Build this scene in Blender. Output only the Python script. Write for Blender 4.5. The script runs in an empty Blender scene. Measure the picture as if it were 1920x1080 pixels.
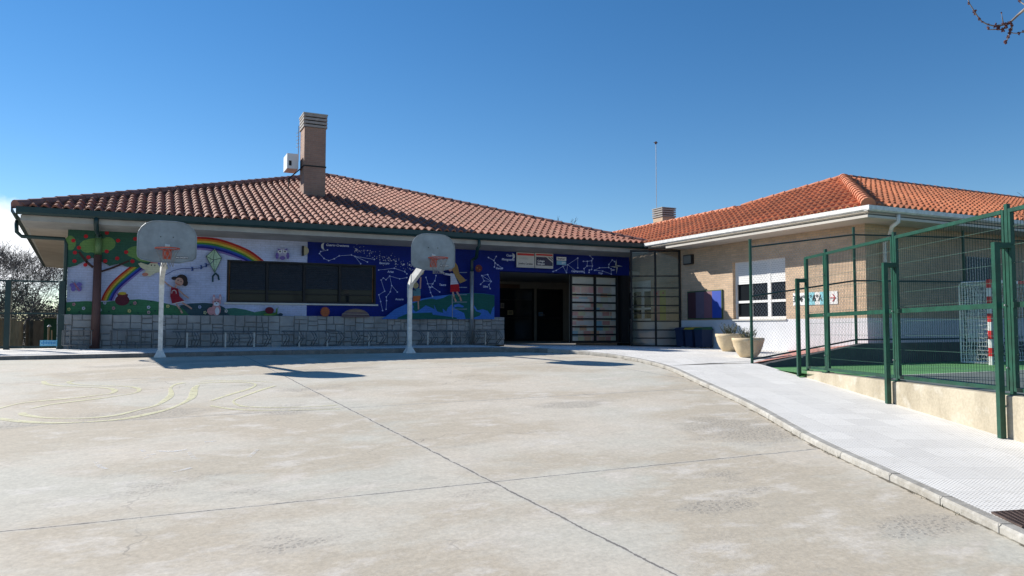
import bpy, math, random
from mathutils import Vector, Matrix
from mathutils.geometry import tessellate_polygon
random.seed(7)
R = math.radians
sc = bpy.context.scene
COL = sc.collection
EZ = 1.73                                   # eye height; the court rises away from the camera
# ------------------------------------------------------------------ survey: photo pixel -> point on a real plane
F = 1390.0; CX, CY, HY = 960.0, 540.0, 614.0
P = math.atan((HY - CY) / F); YAW = R(25.7)
FW = (math.sin(YAW), math.cos(YAW)); RT = (math.cos(YAW), -math.sin(YAW))
def ray(x, y):
    c = (x - CX) / F; u = (CY - y) / F
    h = math.cos(P) - u * math.sin(P); z = math.sin(P) + u * math.cos(P)
    return Vector((c * RT[0] + h * FW[0], c * RT[1] + h * FW[1], z))
EYE = Vector((0, 0, EZ))
def onp(x, y, p, n):
    r = ray(x, y); n = Vector(n); t = (Vector(p) - EYE).dot(n) / r.dot(n)
    return EYE + r * t
def onY(x, y, Y): return onp(x, y, (0, Y, 0), (0, 1, 0))
def onX(x, y, X): return onp(x, y, (X, 0, 0), (1, 0, 0))
def onZ(x, y, Z): return onp(x, y, (0, 0, Z), (0, 0, 1))
def smin(a, b, k=.08):
    h = max(k - abs(a - b), 0) / k
    return min(a, b) - h * h * k * .25
def zcourt(X, Y): return smin(.0175 * X + .0592 * Y, 1.085)
def zpav(X, Y): return smin(.0175 * X + .0592 * Y + .06, 1.205 - .02 * max(0, X - 10))
def on_surf(x, y, f):
    r = ray(x, y); t = 1.0
    while t < 90:
        p = EYE + r * t
        if p.z < f(p.x, p.y): return p
        t += .01
    return p
# ------------------------------------------------------------------ materials
def newmat(name):
    m = bpy.data.materials.new(name); m.use_nodes = True
    return m, m.node_tree.nodes, m.node_tree.links, m.node_tree.nodes['Principled BSDF']
def coords(N, L, scale=(1, 1, 1)):
    g = N.new('ShaderNodeNewGeometry'); mp = N.new('ShaderNodeMapping'); mp.inputs['Scale'].default_value = scale
    L.new(g.outputs['Position'], mp.inputs['Vector']); return mp.outputs['Vector']
def noise(N, L, v, scale, detail=4, rough=.6):
    n = N.new('ShaderNodeTexNoise'); n.inputs['Scale'].default_value = scale
    n.inputs['Detail'].default_value = detail; n.inputs['Roughness'].default_value = rough
    L.new(v, n.inputs['Vector']); return n.outputs['Fac']
def ramp(N, L, fac, stops):
    r = N.new('ShaderNodeValToRGB'); e = r.color_ramp.elements
    while len(e) < len(stops): e.new(.5)
    for i, (p, c) in enumerate(stops):
        e[i].position = p; e[i].color = (c, c, c, 1) if isinstance(c, (int, float)) else (*c, 1)
    L.new(fac, r.inputs['Fac']); return r.outputs['Color']
def mix(N, L, fac, a, b, mode='MIX'):
    m = N.new('ShaderNodeMix'); m.data_type = 'RGBA'; m.blend_type = mode
    for s, v in ((m.inputs['Factor'], fac), (m.inputs[6], a), (m.inputs[7], b)):
        if isinstance(v, (int, float)): s.default_value = v
        elif isinstance(v, tuple): s.default_value = (*v, 1)
        else: L.new(v, s)
    return m.outputs[2]
def bump(N, L, B, h, strength=.3, dist=.01):
    b = N.new('ShaderNodeBump'); b.inputs['Strength'].default_value = strength; b.inputs['Distance'].default_value = dist
    L.new(h, b.inputs['Height']); L.new(b.outputs['Normal'], B.inputs['Normal'])
def math_(N, L, op, a, b=None, c=None):
    m = N.new('ShaderNodeMath'); m.operation = op
    for s, v in zip(m.inputs, (a, b, c)):
        if v is None: continue
        if isinstance(v, (int, float)): s.default_value = v
        else: L.new(v, s)
    return m.outputs[0]
def plain(name, col, rough=.7, metal=0, var=.15, scale=3, bmp=.1, bscale=40, fine=.0):
    m, N, L, B = newmat(name); v = coords(N, L)
    n = noise(N, L, v, scale, 6)
    k = ramp(N, L, n, [(.3, 1 - var), (.7, 1 + var)])
    L.new(mix(N, L, 1.0, tuple(col), k, 'MULTIPLY'), B.inputs['Base Color'])
    B.inputs['Roughness'].default_value = rough; B.inputs['Metallic'].default_value = metal
    if bmp: bump(N, L, B, noise(N, L, v, bscale, 3), bmp, .01)
    return m
def brickuv(N, L):
    g = N.new('ShaderNodeNewGeometry'); s = N.new('ShaderNodeSeparateXYZ'); L.new(g.outputs['Position'], s.inputs[0])
    c = N.new('ShaderNodeCombineXYZ'); L.new(math_(N, L, 'ADD', s.outputs[0], s.outputs[1]), c.inputs[0]); L.new(s.outputs[2], c.inputs[1])
    return c.outputs[0], g.outputs['Position']
def brickmat(name, c1, c2, mortar, w=.25, h=.062, ms=.006, painted=False):
    m, N, L, B = newmat(name); v, pos = brickuv(N, L)
    b = N.new('ShaderNodeTexBrick'); b.inputs['Scale'].default_value = 1
    b.inputs['Brick Width'].default_value = w; b.inputs['Row Height'].default_value = h; b.inputs['Mortar Size'].default_value = ms
    b.inputs['Mortar Smooth'].default_value = .3
    b.inputs['Color1'].default_value = (*c1, 1); b.inputs['Color2'].default_value = (*c2, 1); b.inputs['Mortar'].default_value = (*mortar, 1)
    L.new(v, b.inputs['Vector'])
    n = noise(N, L, pos, 1.2, 5); k = ramp(N, L, n, [(.3, .85), (.7, 1.12)])
    col = mix(N, L, 1.0, b.outputs['Color'], k, 'MULTIPLY')
    col = mix(N, L, 1.0, col, ramp(N, L, noise(N, L, pos, 22, 6, .75), [(.32, .86), (.68, 1.1)]), 'MULTIPLY')
    L.new(col, B.inputs['Base Color']); B.inputs['Roughness'].default_value = .7 if painted else .85; B.inputs['Specular IOR Level'].default_value = .2 if painted else .5
    bm = N.new('ShaderNodeBump'); bm.inputs['Strength'].default_value = .35 if painted else .6; bm.inputs['Distance'].default_value = .008; bm.invert = True
    L.new(b.outputs['Fac'], bm.inputs['Height']); L.new(bm.outputs['Normal'], B.inputs['Normal'])
    return m
M = {}
def paint(name, col):
    """paint on the brick wall: one flat colour, brick coursing showing through"""
    if name not in M: M[name] = brickmat(name, tuple(c * 1.0 for c in col), tuple(c * .93 for c in col), tuple(c * .8 for c in col), painted=True)
    return M[name]
def glass_dark(name, col=(.015, .018, .022), rough=.06):
    m, N, L, B = newmat(name); B.inputs['Base Color'].default_value = (*col, 1); B.inputs['Roughness'].default_value = rough; B.inputs['Specular IOR Level'].default_value = .12
    v = coords(N, L); bump(N, L, B, noise(N, L, v, 1.5, 2), .04, .02)
    return m
def clear_glass():
    m, N, L, B = newmat('clear_glass'); out = N['Material Output']
    t = N.new('ShaderNodeBsdfTransparent'); t.inputs[0].default_value = (.93, .95, .94, 1)
    g = N.new('ShaderNodeBsdfGlossy'); g.inputs['Roughness'].default_value = .03
    fr = N.new('ShaderNodeFresnel'); fr.inputs[0].default_value = 1.5
    mx = N.new('ShaderNodeMixShader'); L.new(fr.outputs[0], mx.inputs[0]); L.new(t.outputs[0], mx.inputs[1]); L.new(g.outputs[0], mx.inputs[2])
    L.new(mx.outputs[0], out.inputs[0]); return m
M['glass'] = clear_glass()
M['dark_glass'] = glass_dark('dark_window_glass')
M['door_glass'] = glass_dark('entrance_door_glass'); M['door_glass'].node_tree.nodes['Principled BSDF'].inputs['Specular IOR Level'].default_value = .55
M['green_steel'] = plain('green_painted_steel', (.004, .055, .032), .42, 0, .35, 7, .1, 40)
M['dark_green'] = plain('dark_green_paint', (.008, .035, .035), .45, 0, .2, 3, .05)
M['white_steel'] = plain('white_painted_steel', (.70, .69, .66), .5, 0, .2, 9, .15, 30)
M['white_plastic'] = plain('white_plastic', (.78, .78, .77), .4, 0, .04, 3, .03)
M['galv'] = plain('galvanised_steel', (.38, .39, .4), .45, .6, .15, 8, .05)
M['rack_steel'] = plain('dull_rack_steel', (.16, .165, .17), .5, .5, .3, 12, .05)
M['black_frame'] = plain('dark_frame_paint', (.008, .008, .01), .7, 0, .2, 5, .03)
M['shutter_dark'] = plain('dark_shutter', (.02, .021, .026), .5, 0, .3, 8, .2, 20)
M['alu'] = plain('weathered_aluminium', (.24, .275, .3), .45, .2, .22, 3.5, .1, 9)
M['rim'] = plain('orange_rim_paint', (.5, .07, .03), .45, 0, .2, 12, .1)
M['netcord'] = plain('net_cord', (.78, .78, .76), .8, 0, .2, 12, 0)
M['cord_grey'] = plain('grimy_net_cord', (.22, .22, .22), .8, 0, .2, 12, 0)
M['navy'] = plain('navy_sticker', (.01, .012, .05), .4, 0, .05, 5, 0)
M['white'] = plain('white_lettering', (.8, .8, .78), .6, 0, .03, 5, 0)
M['black'] = plain('black_lettering', (.02, .02, .02), .6, 0, .03, 5, 0)
M['red'] = plain('red_paint', (.55, .02, .02), .4, 0, .15, 8, .05)
M['soffit'] = plain('soffit_concrete', (.42, .4, .36), .85, 0, .14, 1.5, .2, 25)
M['soffit_w'] = plain('cream_soffit', (.55, .51, .45), .85, 0, .08, 1.5, .1, 25)
M['fascia'] = plain('fascia_concrete', (.36, .355, .33), .85, 0, .18, 2, .2, 25)
M['render_white'] = plain('white_render', (.62, .63, .66), .9, 0, .06, 2, .3, 60)
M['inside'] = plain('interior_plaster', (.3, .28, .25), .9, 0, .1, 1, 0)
M['inside_light'] = plain('interior_cream', (.35, .32, .26), .9, 0, .1, 1, 0)
M['wood'] = plain('brown_wood', (.12, .06, .035), .6, 0, .25, 8, .1)
M['wall_stone'] = plain('ashlar_stone', (.29, .288, .285), .85, 0, .28, 2.2, .5, 18)
M['joint'] = plain('stone_joint', (.17, .168, .165), .95, 0, .1, 8, .2)
M['brick_cream'] = brickmat('cream_brick', (.62, .44, .29), (.50, .36, .24), (.42, .36, .29))
M['brick_chimney'] = brickmat('chimney_brick', (.36, .22, .16), (.30, .19, .145), (.32, .26, .22))
M['slab'] = plain('pale_slab', (.55, .54, .5), .8, 0, .1, 6, .1)
M['cap_slab'] = plain('grey_cap_slab', (.33, .31, .29), .85, 0, .15, 6, .1)
def tilemat(name, c1, c2, c3, dirt):
    m, N, L, B = newmat(name)
    uv = N.new('ShaderNodeUVMap'); wn = N.new('ShaderNodeTexWhiteNoise'); wn.noise_dimensions = '2D'; L.new(uv.outputs[0], wn.inputs['Vector'])
    c = ramp(N, L, wn.outputs['Value'], [(0, c1), (.45, c2), (.8, c3), (1, tuple(x * .75 for x in c2))])
    v = coords(N, L); n = noise(N, L, v, 9, 6, .7); n2 = noise(N, L, v, .35, 4)
    c = mix(N, L, ramp(N, L, n, [(.45, 0), (.72, .55)]), c, dirt)
    c = mix(N, L, 1.0, c, ramp(N, L, n2, [(.35, .8), (.65, 1.12)]), 'MULTIPLY')
    n3 = noise(N, L, v, 1.6, 7, .7); c = mix(N, L, ramp(N, L, n3, [(.54, 0), (.7, .5)]), c, tuple(x * .5 for x in dirt))
    L.new(c, B.inputs['Base Color']); B.inputs['Roughness'].default_value = .8
    bump(N, L, B, noise(N, L, v, 60, 3), .25, .01); return m
M['tile_old'] = tilemat('weathered_clay_tile', (.25, .08, .05), (.32, .115, .07), (.36, .15, .096), (.21, .13, .095))
M['tile_new'] = tilemat('orange_clay_tile', (.50, .15, .062), (.56, .18, .075), (.60, .215, .10), (.40, .16, .095))
M['ridge_old'] = plain('weathered_ridge_tile', (.26, .12, .095), .8, 0, .25, 4, .2)
M['ridge_new'] = plain('orange_ridge_tile', (.55, .21, .11), .8, 0, .2, 4, .2)
def sepxy(N, L):
    g = N.new('ShaderNodeNewGeometry'); s = N.new('ShaderNodeSeparateXYZ'); L.new(g.outputs['Position'], s.inputs[0]); return s.outputs[0], s.outputs[1], g.outputs['Position']
SCARS = [(6.3, 6.9, .75, .9), (-.1, 10.6, .9, .45), (-1.9, 10.4, .8, .35), (-.4, 16.6, 1.1, .3), (1.0, 16.9, .9, .3), (5.4, 9.2, .8, .3), (4.0, 4.6, .35, .2), (5.0, 3.6, .5, .25), (3.1, 14.6, 1.2, .25)]
def concrete_yard():
    m, N, L, B = newmat('worn_yard_concrete'); x, y, pos = sepxy(N, L)
    mp = N.new('ShaderNodeMapping'); mp.inputs['Scale'].default_value = (.75, 1.2, 1); mp.inputs['Rotation'].default_value = (0, 0, .12); L.new(pos, mp.inputs['Vector'])
    big = noise(N, L, mp.outputs[0], .55, 8, .62); mid = noise(N, L, mp.outputs[0], 2.2, 8, .7); fine = noise(N, L, pos, 28, 5, .7); hue = noise(N, L, pos, .3, 3)
    c = ramp(N, L, hue, [(.40, (.525, .50, .425)), (.58, (.57, .51, .42))])
    c = mix(N, L, ramp(N, L, big, [(.46, 0), (.53, .75)]), c, (.46, .395, .30))
    c = mix(N, L, ramp(N, L, mid, [(.52, 0), (.66, .6)]), c, (.66, .62, .56))
    c = mix(N, L, ramp(N, L, mid, [(.28, .35), (.42, 0)]), c, (.38, .36, .31))
    c = mix(N, L, 1.0, c, ramp(N, L, fine, [(.3, .84), (.7, 1.12)]), 'MULTIPLY')
    c = mix(N, L, 1.0, c, ramp(N, L, noise(N, L, mp.outputs[0], 6.5, 7, .75), [(.34, .93), (.62, 1.04)]), 'MULTIPLY')
    # pitted, gravelly scars
    scar = ramp(N, L, noise(N, L, mp.outputs[0], .8, 5, .6), [(.61, 0), (.70, 1)])
    vo = N.new('ShaderNodeTexVoronoi'); vo.inputs['Scale'].default_value = 26; L.new(pos, vo.inputs['Vector'])
    for (sx, sy, ax, ay) in SCARS:
        dx = math_(N, L, 'MULTIPLY', math_(N, L, 'SUBTRACT', x, sx), 1 / ax); dy = math_(N, L, 'MULTIPLY', math_(N, L, 'SUBTRACT', y, sy), 1 / ay)
        dd = math_(N, L, 'ADD', math_(N, L, 'MULTIPLY', dx, dx), math_(N, L, 'MULTIPLY', dy, dy))
        dd = math_(N, L, 'ADD', dd, math_(N, L, 'MULTIPLY', math_(N, L, 'SUBTRACT', mid, .5), 3.2))
        scar = math_(N, L, 'MAXIMUM', scar, ramp(N, L, dd, [(.35, 1), (1.0, 0)]))
    c = mix(N, L, math_(N, L, 'MULTIPLY', scar, .45), c, (.36, .33, .28))
    pit = math_(N, L, 'MULTIPLY', scar, ramp(N, L, vo.outputs['Distance'], [(.28, 1), (.5, 0)]))
    sp = noise(N, L, pos, 3.3, 9, .78); scr = ramp(N, L, sp, [(.705, 0), (.73, 1)])
    # joints: two families of sawn lines, slightly turned from the building
    wob = math_(N, L, 'MULTIPLY', math_(N, L, 'SUBTRACT', noise(N, L, pos, 3.5, 9, .75), .5), .07)
    a = math_(N, L, 'ADD', math_(N, L, 'MULTIPLY_ADD', x, .0525, y), wob)
    fa = math_(N, L, 'PINGPONG', math_(N, L, 'SUBTRACT', a, 6.06 - 4.17 * 3), 4.17 / 2)
    # family b
    b = math_(N, L, 'ADD', math_(N, L, 'MULTIPLY_ADD', y, .068, x), wob)
    fb = math_(N, L, 'PINGPONG', math_(N, L, 'SUBTRACT', b, 3.065 - 6.4 * 3), 3.2)
    wid = math_(N, L, 'MULTIPLY_ADD', noise(N, L, pos, 9, 4, .7), .034, -.009)
    ja = math_(N, L, 'LESS_THAN', fa, wid); jb = math_(N, L, 'LESS_THAN', fb, math_(N, L, 'MULTIPLY', wid, 1.2))
    j = math_(N, L, 'MAXIMUM', ja, jb)
    halo = math_(N, L, 'LESS_THAN', math_(N, L, 'MINIMUM', fa, fb), math_(N, L, 'MULTIPLY_ADD', big, .06, .0))
    c = mix(N, L, math_(N, L, 'MULTIPLY', halo, .35), c, (.5, .48, .44))
    c = mix(N, L, math_(N, L, 'MULTIPLY', pit, .4), c, (.23, .2, .17))
    c = mix(N, L, math_(N, L, 'MULTIPLY', scr, .35), c, (.2, .19, .17))
    dv = N.new('ShaderNodeVectorMath'); dv.operation = 'ADD'; nn_ = N.new('ShaderNodeTexNoise'); nn_.inputs['Scale'].default_value = 1.3; nn_.inputs['Detail'].default_value = 6; L.new(pos, nn_.inputs['Vector']); L.new(pos, dv.inputs[0]); L.new(nn_.outputs['Color'], dv.inputs[1])
    cr_ = N.new('ShaderNodeTexVoronoi'); cr_.feature = 'DISTANCE_TO_EDGE'; cr_.inputs['Scale'].default_value = .33; L.new(dv.outputs[0], cr_.inputs['Vector'])
    ck = math_(N, L, 'MULTIPLY', math_(N, L, 'LESS_THAN', cr_.outputs['Distance'], .0022), ramp(N, L, noise(N, L, pos, .45, 3), [(.5, 0), (.6, 1)]))
    c = mix(N, L, math_(N, L, 'MULTIPLY', ck, .5), c, (.2, .18, .16))
    c = mix(N, L, math_(N, L, 'MULTIPLY', j, .85), c, (.13, .12, .11))
    L.new(c, B.inputs['Base Color']); B.inputs['Roughness'].default_value = .88
    h = math_(N, L, 'SUBTRACT', math_(N, L, 'MULTIPLY_ADD', mid, .5, fine), math_(N, L, 'ADD', math_(N, L, 'MULTIPLY', j, 2.0), pit))
    bump(N, L, B, h, .35, .006); return m
M['yard'] = concrete_yard()
def paving():
    m, N, L, B = newmat('white_dimpled_paving'); x, y, pos = sepxy(N, L)
    p = .036
    mp = N.new('ShaderNodeMapping'); mp.inputs['Rotation'].default_value = (0, 0, R(24)); L.new(pos, mp.inputs['Vector'])
    s = N.new('ShaderNodeSeparateXYZ'); L.new(mp.outputs[0], s.inputs[0]); u, v = s.outputs[0], s.outputs[1]
    su = math_(N, L, 'SINE', math_(N, L, 'MULTIPLY', u, 2 * math.pi / p)); sv = math_(N, L, 'SINE', math_(N, L, 'MULTIPLY', v, 2 * math.pi / p))
    dot = math_(N, L, 'MULTIPLY', math_(N, L, 'MAXIMUM', su, 0), math_(N, L, 'MAXIMUM', sv, 0))
    du = math_(N, L, 'PINGPONG', u, .2); dv = math_(N, L, 'PINGPONG', v, .2)
    jt = math_(N, L, 'LESS_THAN', math_(N, L, 'MINIMUM', du, dv), .0035)
    n = noise(N, L, pos, 1.1, 6, .65); n2 = noise(N, L, pos, 12, 5)
    br = N.new('ShaderNodeTexWhiteNoise'); br.noise_dimensions = '2D'
    cb = N.new('ShaderNodeCombineXYZ'); L.new(math_(N, L, 'FLOOR', math_(N, L, 'DIVIDE', u, .4)), cb.inputs[0]); L.new(math_(N, L, 'FLOOR', math_(N, L, 'DIVIDE', v, .4)), cb.inputs[1]); L.new(cb.outputs[0], br.inputs['Vector'])
    c = ramp(N, L, n, [(.3, (.745, .72, .675)), (.7, (.82, .80, .76))])
    c = mix(N, L, 1.0, c, ramp(N, L, br.outputs['Value'], [(0, .91), (1, 1.04)]), 'MULTIPLY')
    c = mix(N, L, ramp(N, L, dot, [(.08, 0), (.35, .9)]), c, (.27, .26, .24))
    c = mix(N, L, math_(N, L, 'MULTIPLY', jt, .4), c, (.3, .29, .27))
    c = mix(N, L, ramp(N, L, n2, [(.56, 0), (.76, .45)]), c, (.42, .40, .36))
    L.new(c, B.inputs['Base Color']); B.inputs['Roughness'].default_value = .8
    bump(N, L, B, math_(N, L, 'MULTIPLY', dot, -1), .5, .004); return m
M['paving'] = paving()
def weathered(name, base, dark, light, sc_=1.5, rough=.9):
    m, N, L, B = newmat(name); v = coords(N, L, (1, 1, .45)); v2 = coords(N, L)
    n = noise(N, L, v, sc_, 8, .65); f = noise(N, L, v2, 30, 5)
    c = mix(N, L, ramp(N, L, n, [(.4, 0), (.62, .8)]), base, dark)
    c = mix(N, L, ramp(N, L, noise(N, L, v2, sc_ * 2.3, 6), [(.55, 0), (.7, .6)]), c, light)
    c = mix(N, L, 1.0, c, ramp(N, L, f, [(.3, .88), (.7, 1.1)]), 'MULTIPLY')
    L.new(c, B.inputs['Base Color']); B.inputs['Roughness'].default_value = rough
    bump(N, L, B, f, .4, .01); return m
M['concrete_wall'] = weathered('board_marked_concrete', (.46, .405, .305), (.29, .25, .18), (.55, .52, .45))
M['kerb'] = weathered('kerb_concrete', (.40, .385, .35), (.27, .25, .215), (.52, .50, .46), 3)
M['kerb_old'] = weathered('old_kerb', (.22, .2, .18), (.13, .12, .11), (.33, .31, .29), 3)
M['court_green'] = plain('green_court_paint', (.09, .26, .09), .75, 0, .1, 2, .1)
M['court_grey'] = plain('grey_court_surface', (.115, .14, .13), .75, 0, .12, 2, .1)  # darker grey tone on the near part of the court
M['court_line'] = plain('court_line_paint', (.55, .58, .55), .75, 0, .1, 2, .1)
M['red_paving'] = brickmat('red_ramp_paving', (.46, .2, .17), (.5, .24, .2), (.36, .2, .17), .2, .1, .006)
M['dark_retain'] = plain('dark_retaining_wall', (.07, .075, .08), .9, 0, .2, 2, .3, 25)
M['earth'] = weathered('dry_earth', (.2, .165, .12), (.12, .1, .075), (.26, .23, .17), .5)
def worn(name, col, thr=.5, rough=.8):
    m, N, L, B = newmat(name); v = coords(N, L); out = N['Material Output']
    B.inputs['Base Color'].default_value = (*col, 1); B.inputs['Roughness'].default_value = rough
    t = N.new('ShaderNodeBsdfTransparent'); mx = N.new('ShaderNodeMixShader')
    f = ramp(N, L, noise(N, L, v, 7, 8, .75), [(thr - .12, .05), (thr + .1, .75)])
    L.new(f, mx.inputs[0]); L.new(t.outputs[0], mx.inputs[1]); L.new(B.outputs[0], mx.inputs[2]); L.new(mx.outputs[0], out.inputs[0]); return m
M['yellow_line'] = worn('worn_yellow_paint', (.74, .71, .46), .42)
M['chalk'] = worn('worn_white_paint', (.8, .82, .86), .54)
M['gap_dirt'] = worn('dirt_in_the_gap', (.1, .085, .06), .5)
M['bark'] = plain('grey_brown_bark', (.10, .085, .075), .9, 0, .3, 6, .3)
M['bark_pale'] = plain('pale_bark', (.2, .17, .15), .85, 0, .35, 9, .3)
M['bud'] = plain('reddish_bud', (.08, .025, .03), .8, 0, .3, 20, 0)
M['scrub'] = plain('dry_scrub', (.085, .08, .05), .9, 0, .45, 3, 0)
M['leaf'] = plain('dull_green_leaf', (.09, .1, .05), .7, 0, .4, 12, 0)
M['pot'] = weathered('cream_stone_pot', (.62, .5, .32), (.5, .38, .24), (.7, .6, .44), 2.5, .75)
M['soil'] = plain('potting_soil', (.06, .04, .03), .95)
M['rust'] = plain('rusty_iron', (.10, .068, .058), .7, .2, .3, 10, .2)
M['bin_blue'] = plain('dark_blue_plastic', (.02, .035, .085), .5, 0, .1, 4, .03)
M['bin_yellow'] = plain('yellow_plastic', (.45, .34, .03), .5, 0, .1, 4, .03)
M['bin_green'] = plain('green_plastic', (.015, .09, .035), .5, 0, .1, 4, .03)
M['trunk_paint'] = plain('painted_trunk_brown', (.10, .045, .038), .6, 0, .15, 5, .2)
M['leaf_dark'] = plain('painted_leaf_dark', (.028, .085, .06), .6, 0, .1, 5, .1)
M['leaf_light'] = plain('painted_leaf_light', (.11, .2, .075), .6, 0, .1, 5, .1)
M['shed_green'] = plain('green_shed_board', (.015, .075, .03), .7, 0, .2, 4, .1)
M['stone_warm'] = plain('warm_stone', (.3, .25, .17), .9, 0, .3, 2, .5, 12)
M['stone_shade'] = plain('shaded_garden_stone', (.10, .085, .065), .9, 0, .35, 3, .5, 12)  # garden stone again, with the shade on the second wall put into its colour
M['sky_blue'] = plain('blue_banner', (.12, .5, .75), .6, 0, .2, 14, 0)
def col(name, c, rough=.65):
    if name not in M: M[name] = plain(name, c, rough, 0, .06, 4, 0)
    return M[name]
# ------------------------------------------------------------------ mesh builder
def wloc(o):
    v = Vector((0, 0, 0))
    while o is not None: v += o.location; o = o.parent
    return v
class MB:
    def __init__(s): s.v = []; s.f = []; s.m = []; s.uv = []; s.mats = []
    def mi(s, mat):
        if mat not in s.mats: s.mats.append(mat)
        return s.mats.index(mat)
    def face(s, pts, mat, uv=None):
        b = len(s.v); s.v += [tuple(p) for p in pts]; s.f.append(tuple(range(b, b + len(pts)))); s.m.append(s.mi(mat)); s.uv.append(uv)
    def mesh(s, vs, fs, mat):
        b = len(s.v); s.v += [tuple(p) for p in vs]; k = s.mi(mat)
        for f in fs: s.f.append(tuple(b + i for i in f)); s.m.append(k); s.uv.append(None)
    def box(s, a, b, mat):
        x0, y0, z0 = a; x1, y1, z1 = b
        if x0 > x1: x0, x1 = x1, x0
        if y0 > y1: y0, y1 = y1, y0
        if z0 > z1: z0, z1 = z1, z0
        vs = [(x0, y0, z0), (x1, y0, z0), (x1, y1, z0), (x0, y1, z0), (x0, y0, z1), (x1, y0, z1), (x1, y1, z1), (x0, y1, z1)]
        s.mesh(vs, [(0, 3, 2, 1), (4, 5, 6, 7), (0, 1, 5, 4), (1, 2, 6, 5), (2, 3, 7, 6), (3, 0, 4, 7)], mat)
    def bar(s, p, q, w, mat, h=None, up=(0, 0, 1)):
        """square bar from p to q, width w (sideways) and height h"""
        h = w if h is None else h
        p = Vector(p); q = Vector(q); d = (q - p).normalized(); up = Vector(up)
        if abs(d.dot(up)) > .95: up = Vector((0, 1, 0))
        a = d.cross(up).normalized() * w / 2; b = a.cross(d).normalized() * h / 2
        vs = [p - a - b, p + a - b, p + a + b, p - a + b, q - a - b, q + a - b, q + a + b, q - a + b]
        s.mesh(vs, [(0, 3, 2, 1), (4, 5, 6, 7), (0, 1, 5, 4), (1, 2, 6, 5), (2, 3, 7, 6), (3, 0, 4, 7)], mat)
    def tube(s, pts, r, mat, n=8, caps=True):
        pts = [Vector(p) for p in pts]; rs = r if isinstance(r, (list, tuple)) else [r] * len(pts)
        rings = []; prev = None
        for i, p in enumerate(pts):
            d = (pts[min(i + 1, len(pts) - 1)] - pts[max(i - 1, 0)]).normalized()
            if prev is None:
                a = d.orthogonal().normalized()
            else:
                a = prev - d * prev.dot(d)
                a = a.normalized() if a.length > 1e-6 else d.orthogonal().normalized()
            prev = a; b = d.cross(a)
            rings.append([p + (a * math.cos(2 * math.pi * k / n) + b * math.sin(2 * math.pi * k / n)) * rs[i] for k in range(n)])
        vs = [v for rg in rings for v in rg]; fs = []
        for i in range(len(rings) - 1):
            for k in range(n): fs.append((i * n + k, i * n + (k + 1) % n, (i + 1) * n + (k + 1) % n, (i + 1) * n + k))
        if caps: fs.append(tuple(range(n - 1, -1, -1))); fs.append(tuple((len(rings) - 1) * n + k for k in range(n)))
        s.mesh(vs, fs, mat)
    def lathe(s, prof, c, mat, n=32):
        vs = []; fs = []
        for r, z in prof:
            for k in range(n): vs.append((c[0] + r * math.cos(2 * math.pi * k / n), c[1] + r * math.sin(2 * math.pi * k / n), c[2] + z))
        for i in range(len(prof) - 1):
            for k in range(n): fs.append((i * n + k, i * n + (k + 1) % n, (i + 1) * n + (k + 1) % n, (i + 1) * n + k))
        s.mesh(vs, fs, mat)
    def poly(s, pts, mat):
        pts = [Vector(p) for p in pts]
        b = len(s.v); s.v += [tuple(p) for p in pts]; k = s.mi(mat)
        for t in tessellate_polygon([pts]): s.f.append(tuple(b + i for i in t)); s.m.append(k); s.uv.append(None)
    def prism(s, pts, d, mat, side=None):
        pts = [Vector(p) for p in pts]; d = Vector(d); n = len(pts)
        s.poly(pts, mat); s.poly([p + d for p in pts], mat)
        for i in range(n): s.face([pts[i], pts[(i + 1) % n], pts[(i + 1) % n] + d, pts[i] + d], side or mat)
    def build(s, name, parent=None, smooth=False, loc=None, kind=None):
        off = wloc(parent) if parent else Vector((0, 0, 0))
        if loc is not None: off = off + Vector(loc) - (wloc(parent) if parent else Vector((0, 0, 0)))
        me = bpy.data.meshes.new(name); me.from_pydata([tuple(Vector(v) - off) for v in s.v], [], s.f)
        for m in s.mats: me.materials.append(m)
        me.polygons.foreach_set('material_index', s.m)
        if any(u is not None for u in s.uv):
            ul = me.uv_layers.new(name='UVMap')
            for p, u in zip(me.polygons, s.uv):
                for li in p.loop_indices: ul.data[li].uv = u or (0, 0)
        if smooth: me.polygons.foreach_set('use_smooth', [True] * len(me.polygons))
        me.update()
        o = bpy.data.objects.new(name, me); COL.objects.link(o)
        if parent: o.parent = parent; o.location = off - wloc(parent)
        else: o.location = off
        if kind: o['kind'] = kind
        return o
def tag(o, label=None, cat=None, group=None, kind=None):
    if label: o['label'] = label
    if cat: o['category'] = cat
    if group: o['group'] = group
    if kind: o['kind'] = kind
    return o
def thing(name, loc, label, cat, group=None):
    o = bpy.data.objects.new(name, None); COL.objects.link(o); o.location = loc; o.empty_display_size = .3
    return tag(o, label, cat, group)
def textmesh(mb, txt, xf, size, mat, align='CENTER', bold=0):
    """lettering: xf(u, v) maps text-plane metres to a point"""
    cu = bpy.data.curves.new('t', 'FONT'); cu.body = txt; cu.size = size; cu.align_x = align; cu.align_y = 'CENTER'; cu.offset = bold; cu.resolution_u = 3
    ob = bpy.data.objects.new('t', cu); COL.objects.link(ob)
    me = bpy.data.meshes.new_from_object(ob.evaluated_get(bpy.context.evaluated_depsgraph_get()))
    mb.mesh([xf(v.co.x, v.co.y) for v in me.vertices], [tuple(p.vertices) for p in me.polygons], mat)
    bpy.data.objects.remove(ob); bpy.data.curves.remove(cu); bpy.data.meshes.remove(me)
# ------------------------------------------------------------------ numbers of the place
YE, YM = 20.25, 21.3                  # eave edge and mural wall of the main building
XL, XR = -2.91, 14.9                  # its eave corners
ZE = EZ + 2.78                        # eave height
S1 = .353
XE, YS = 14.65, 11.65                 # wing eave corner
XW, YW = 15.4, 12.35                  # wing wall corner
S2 = .42
ZF = 1.205                            # floor at the mural wall
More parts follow.
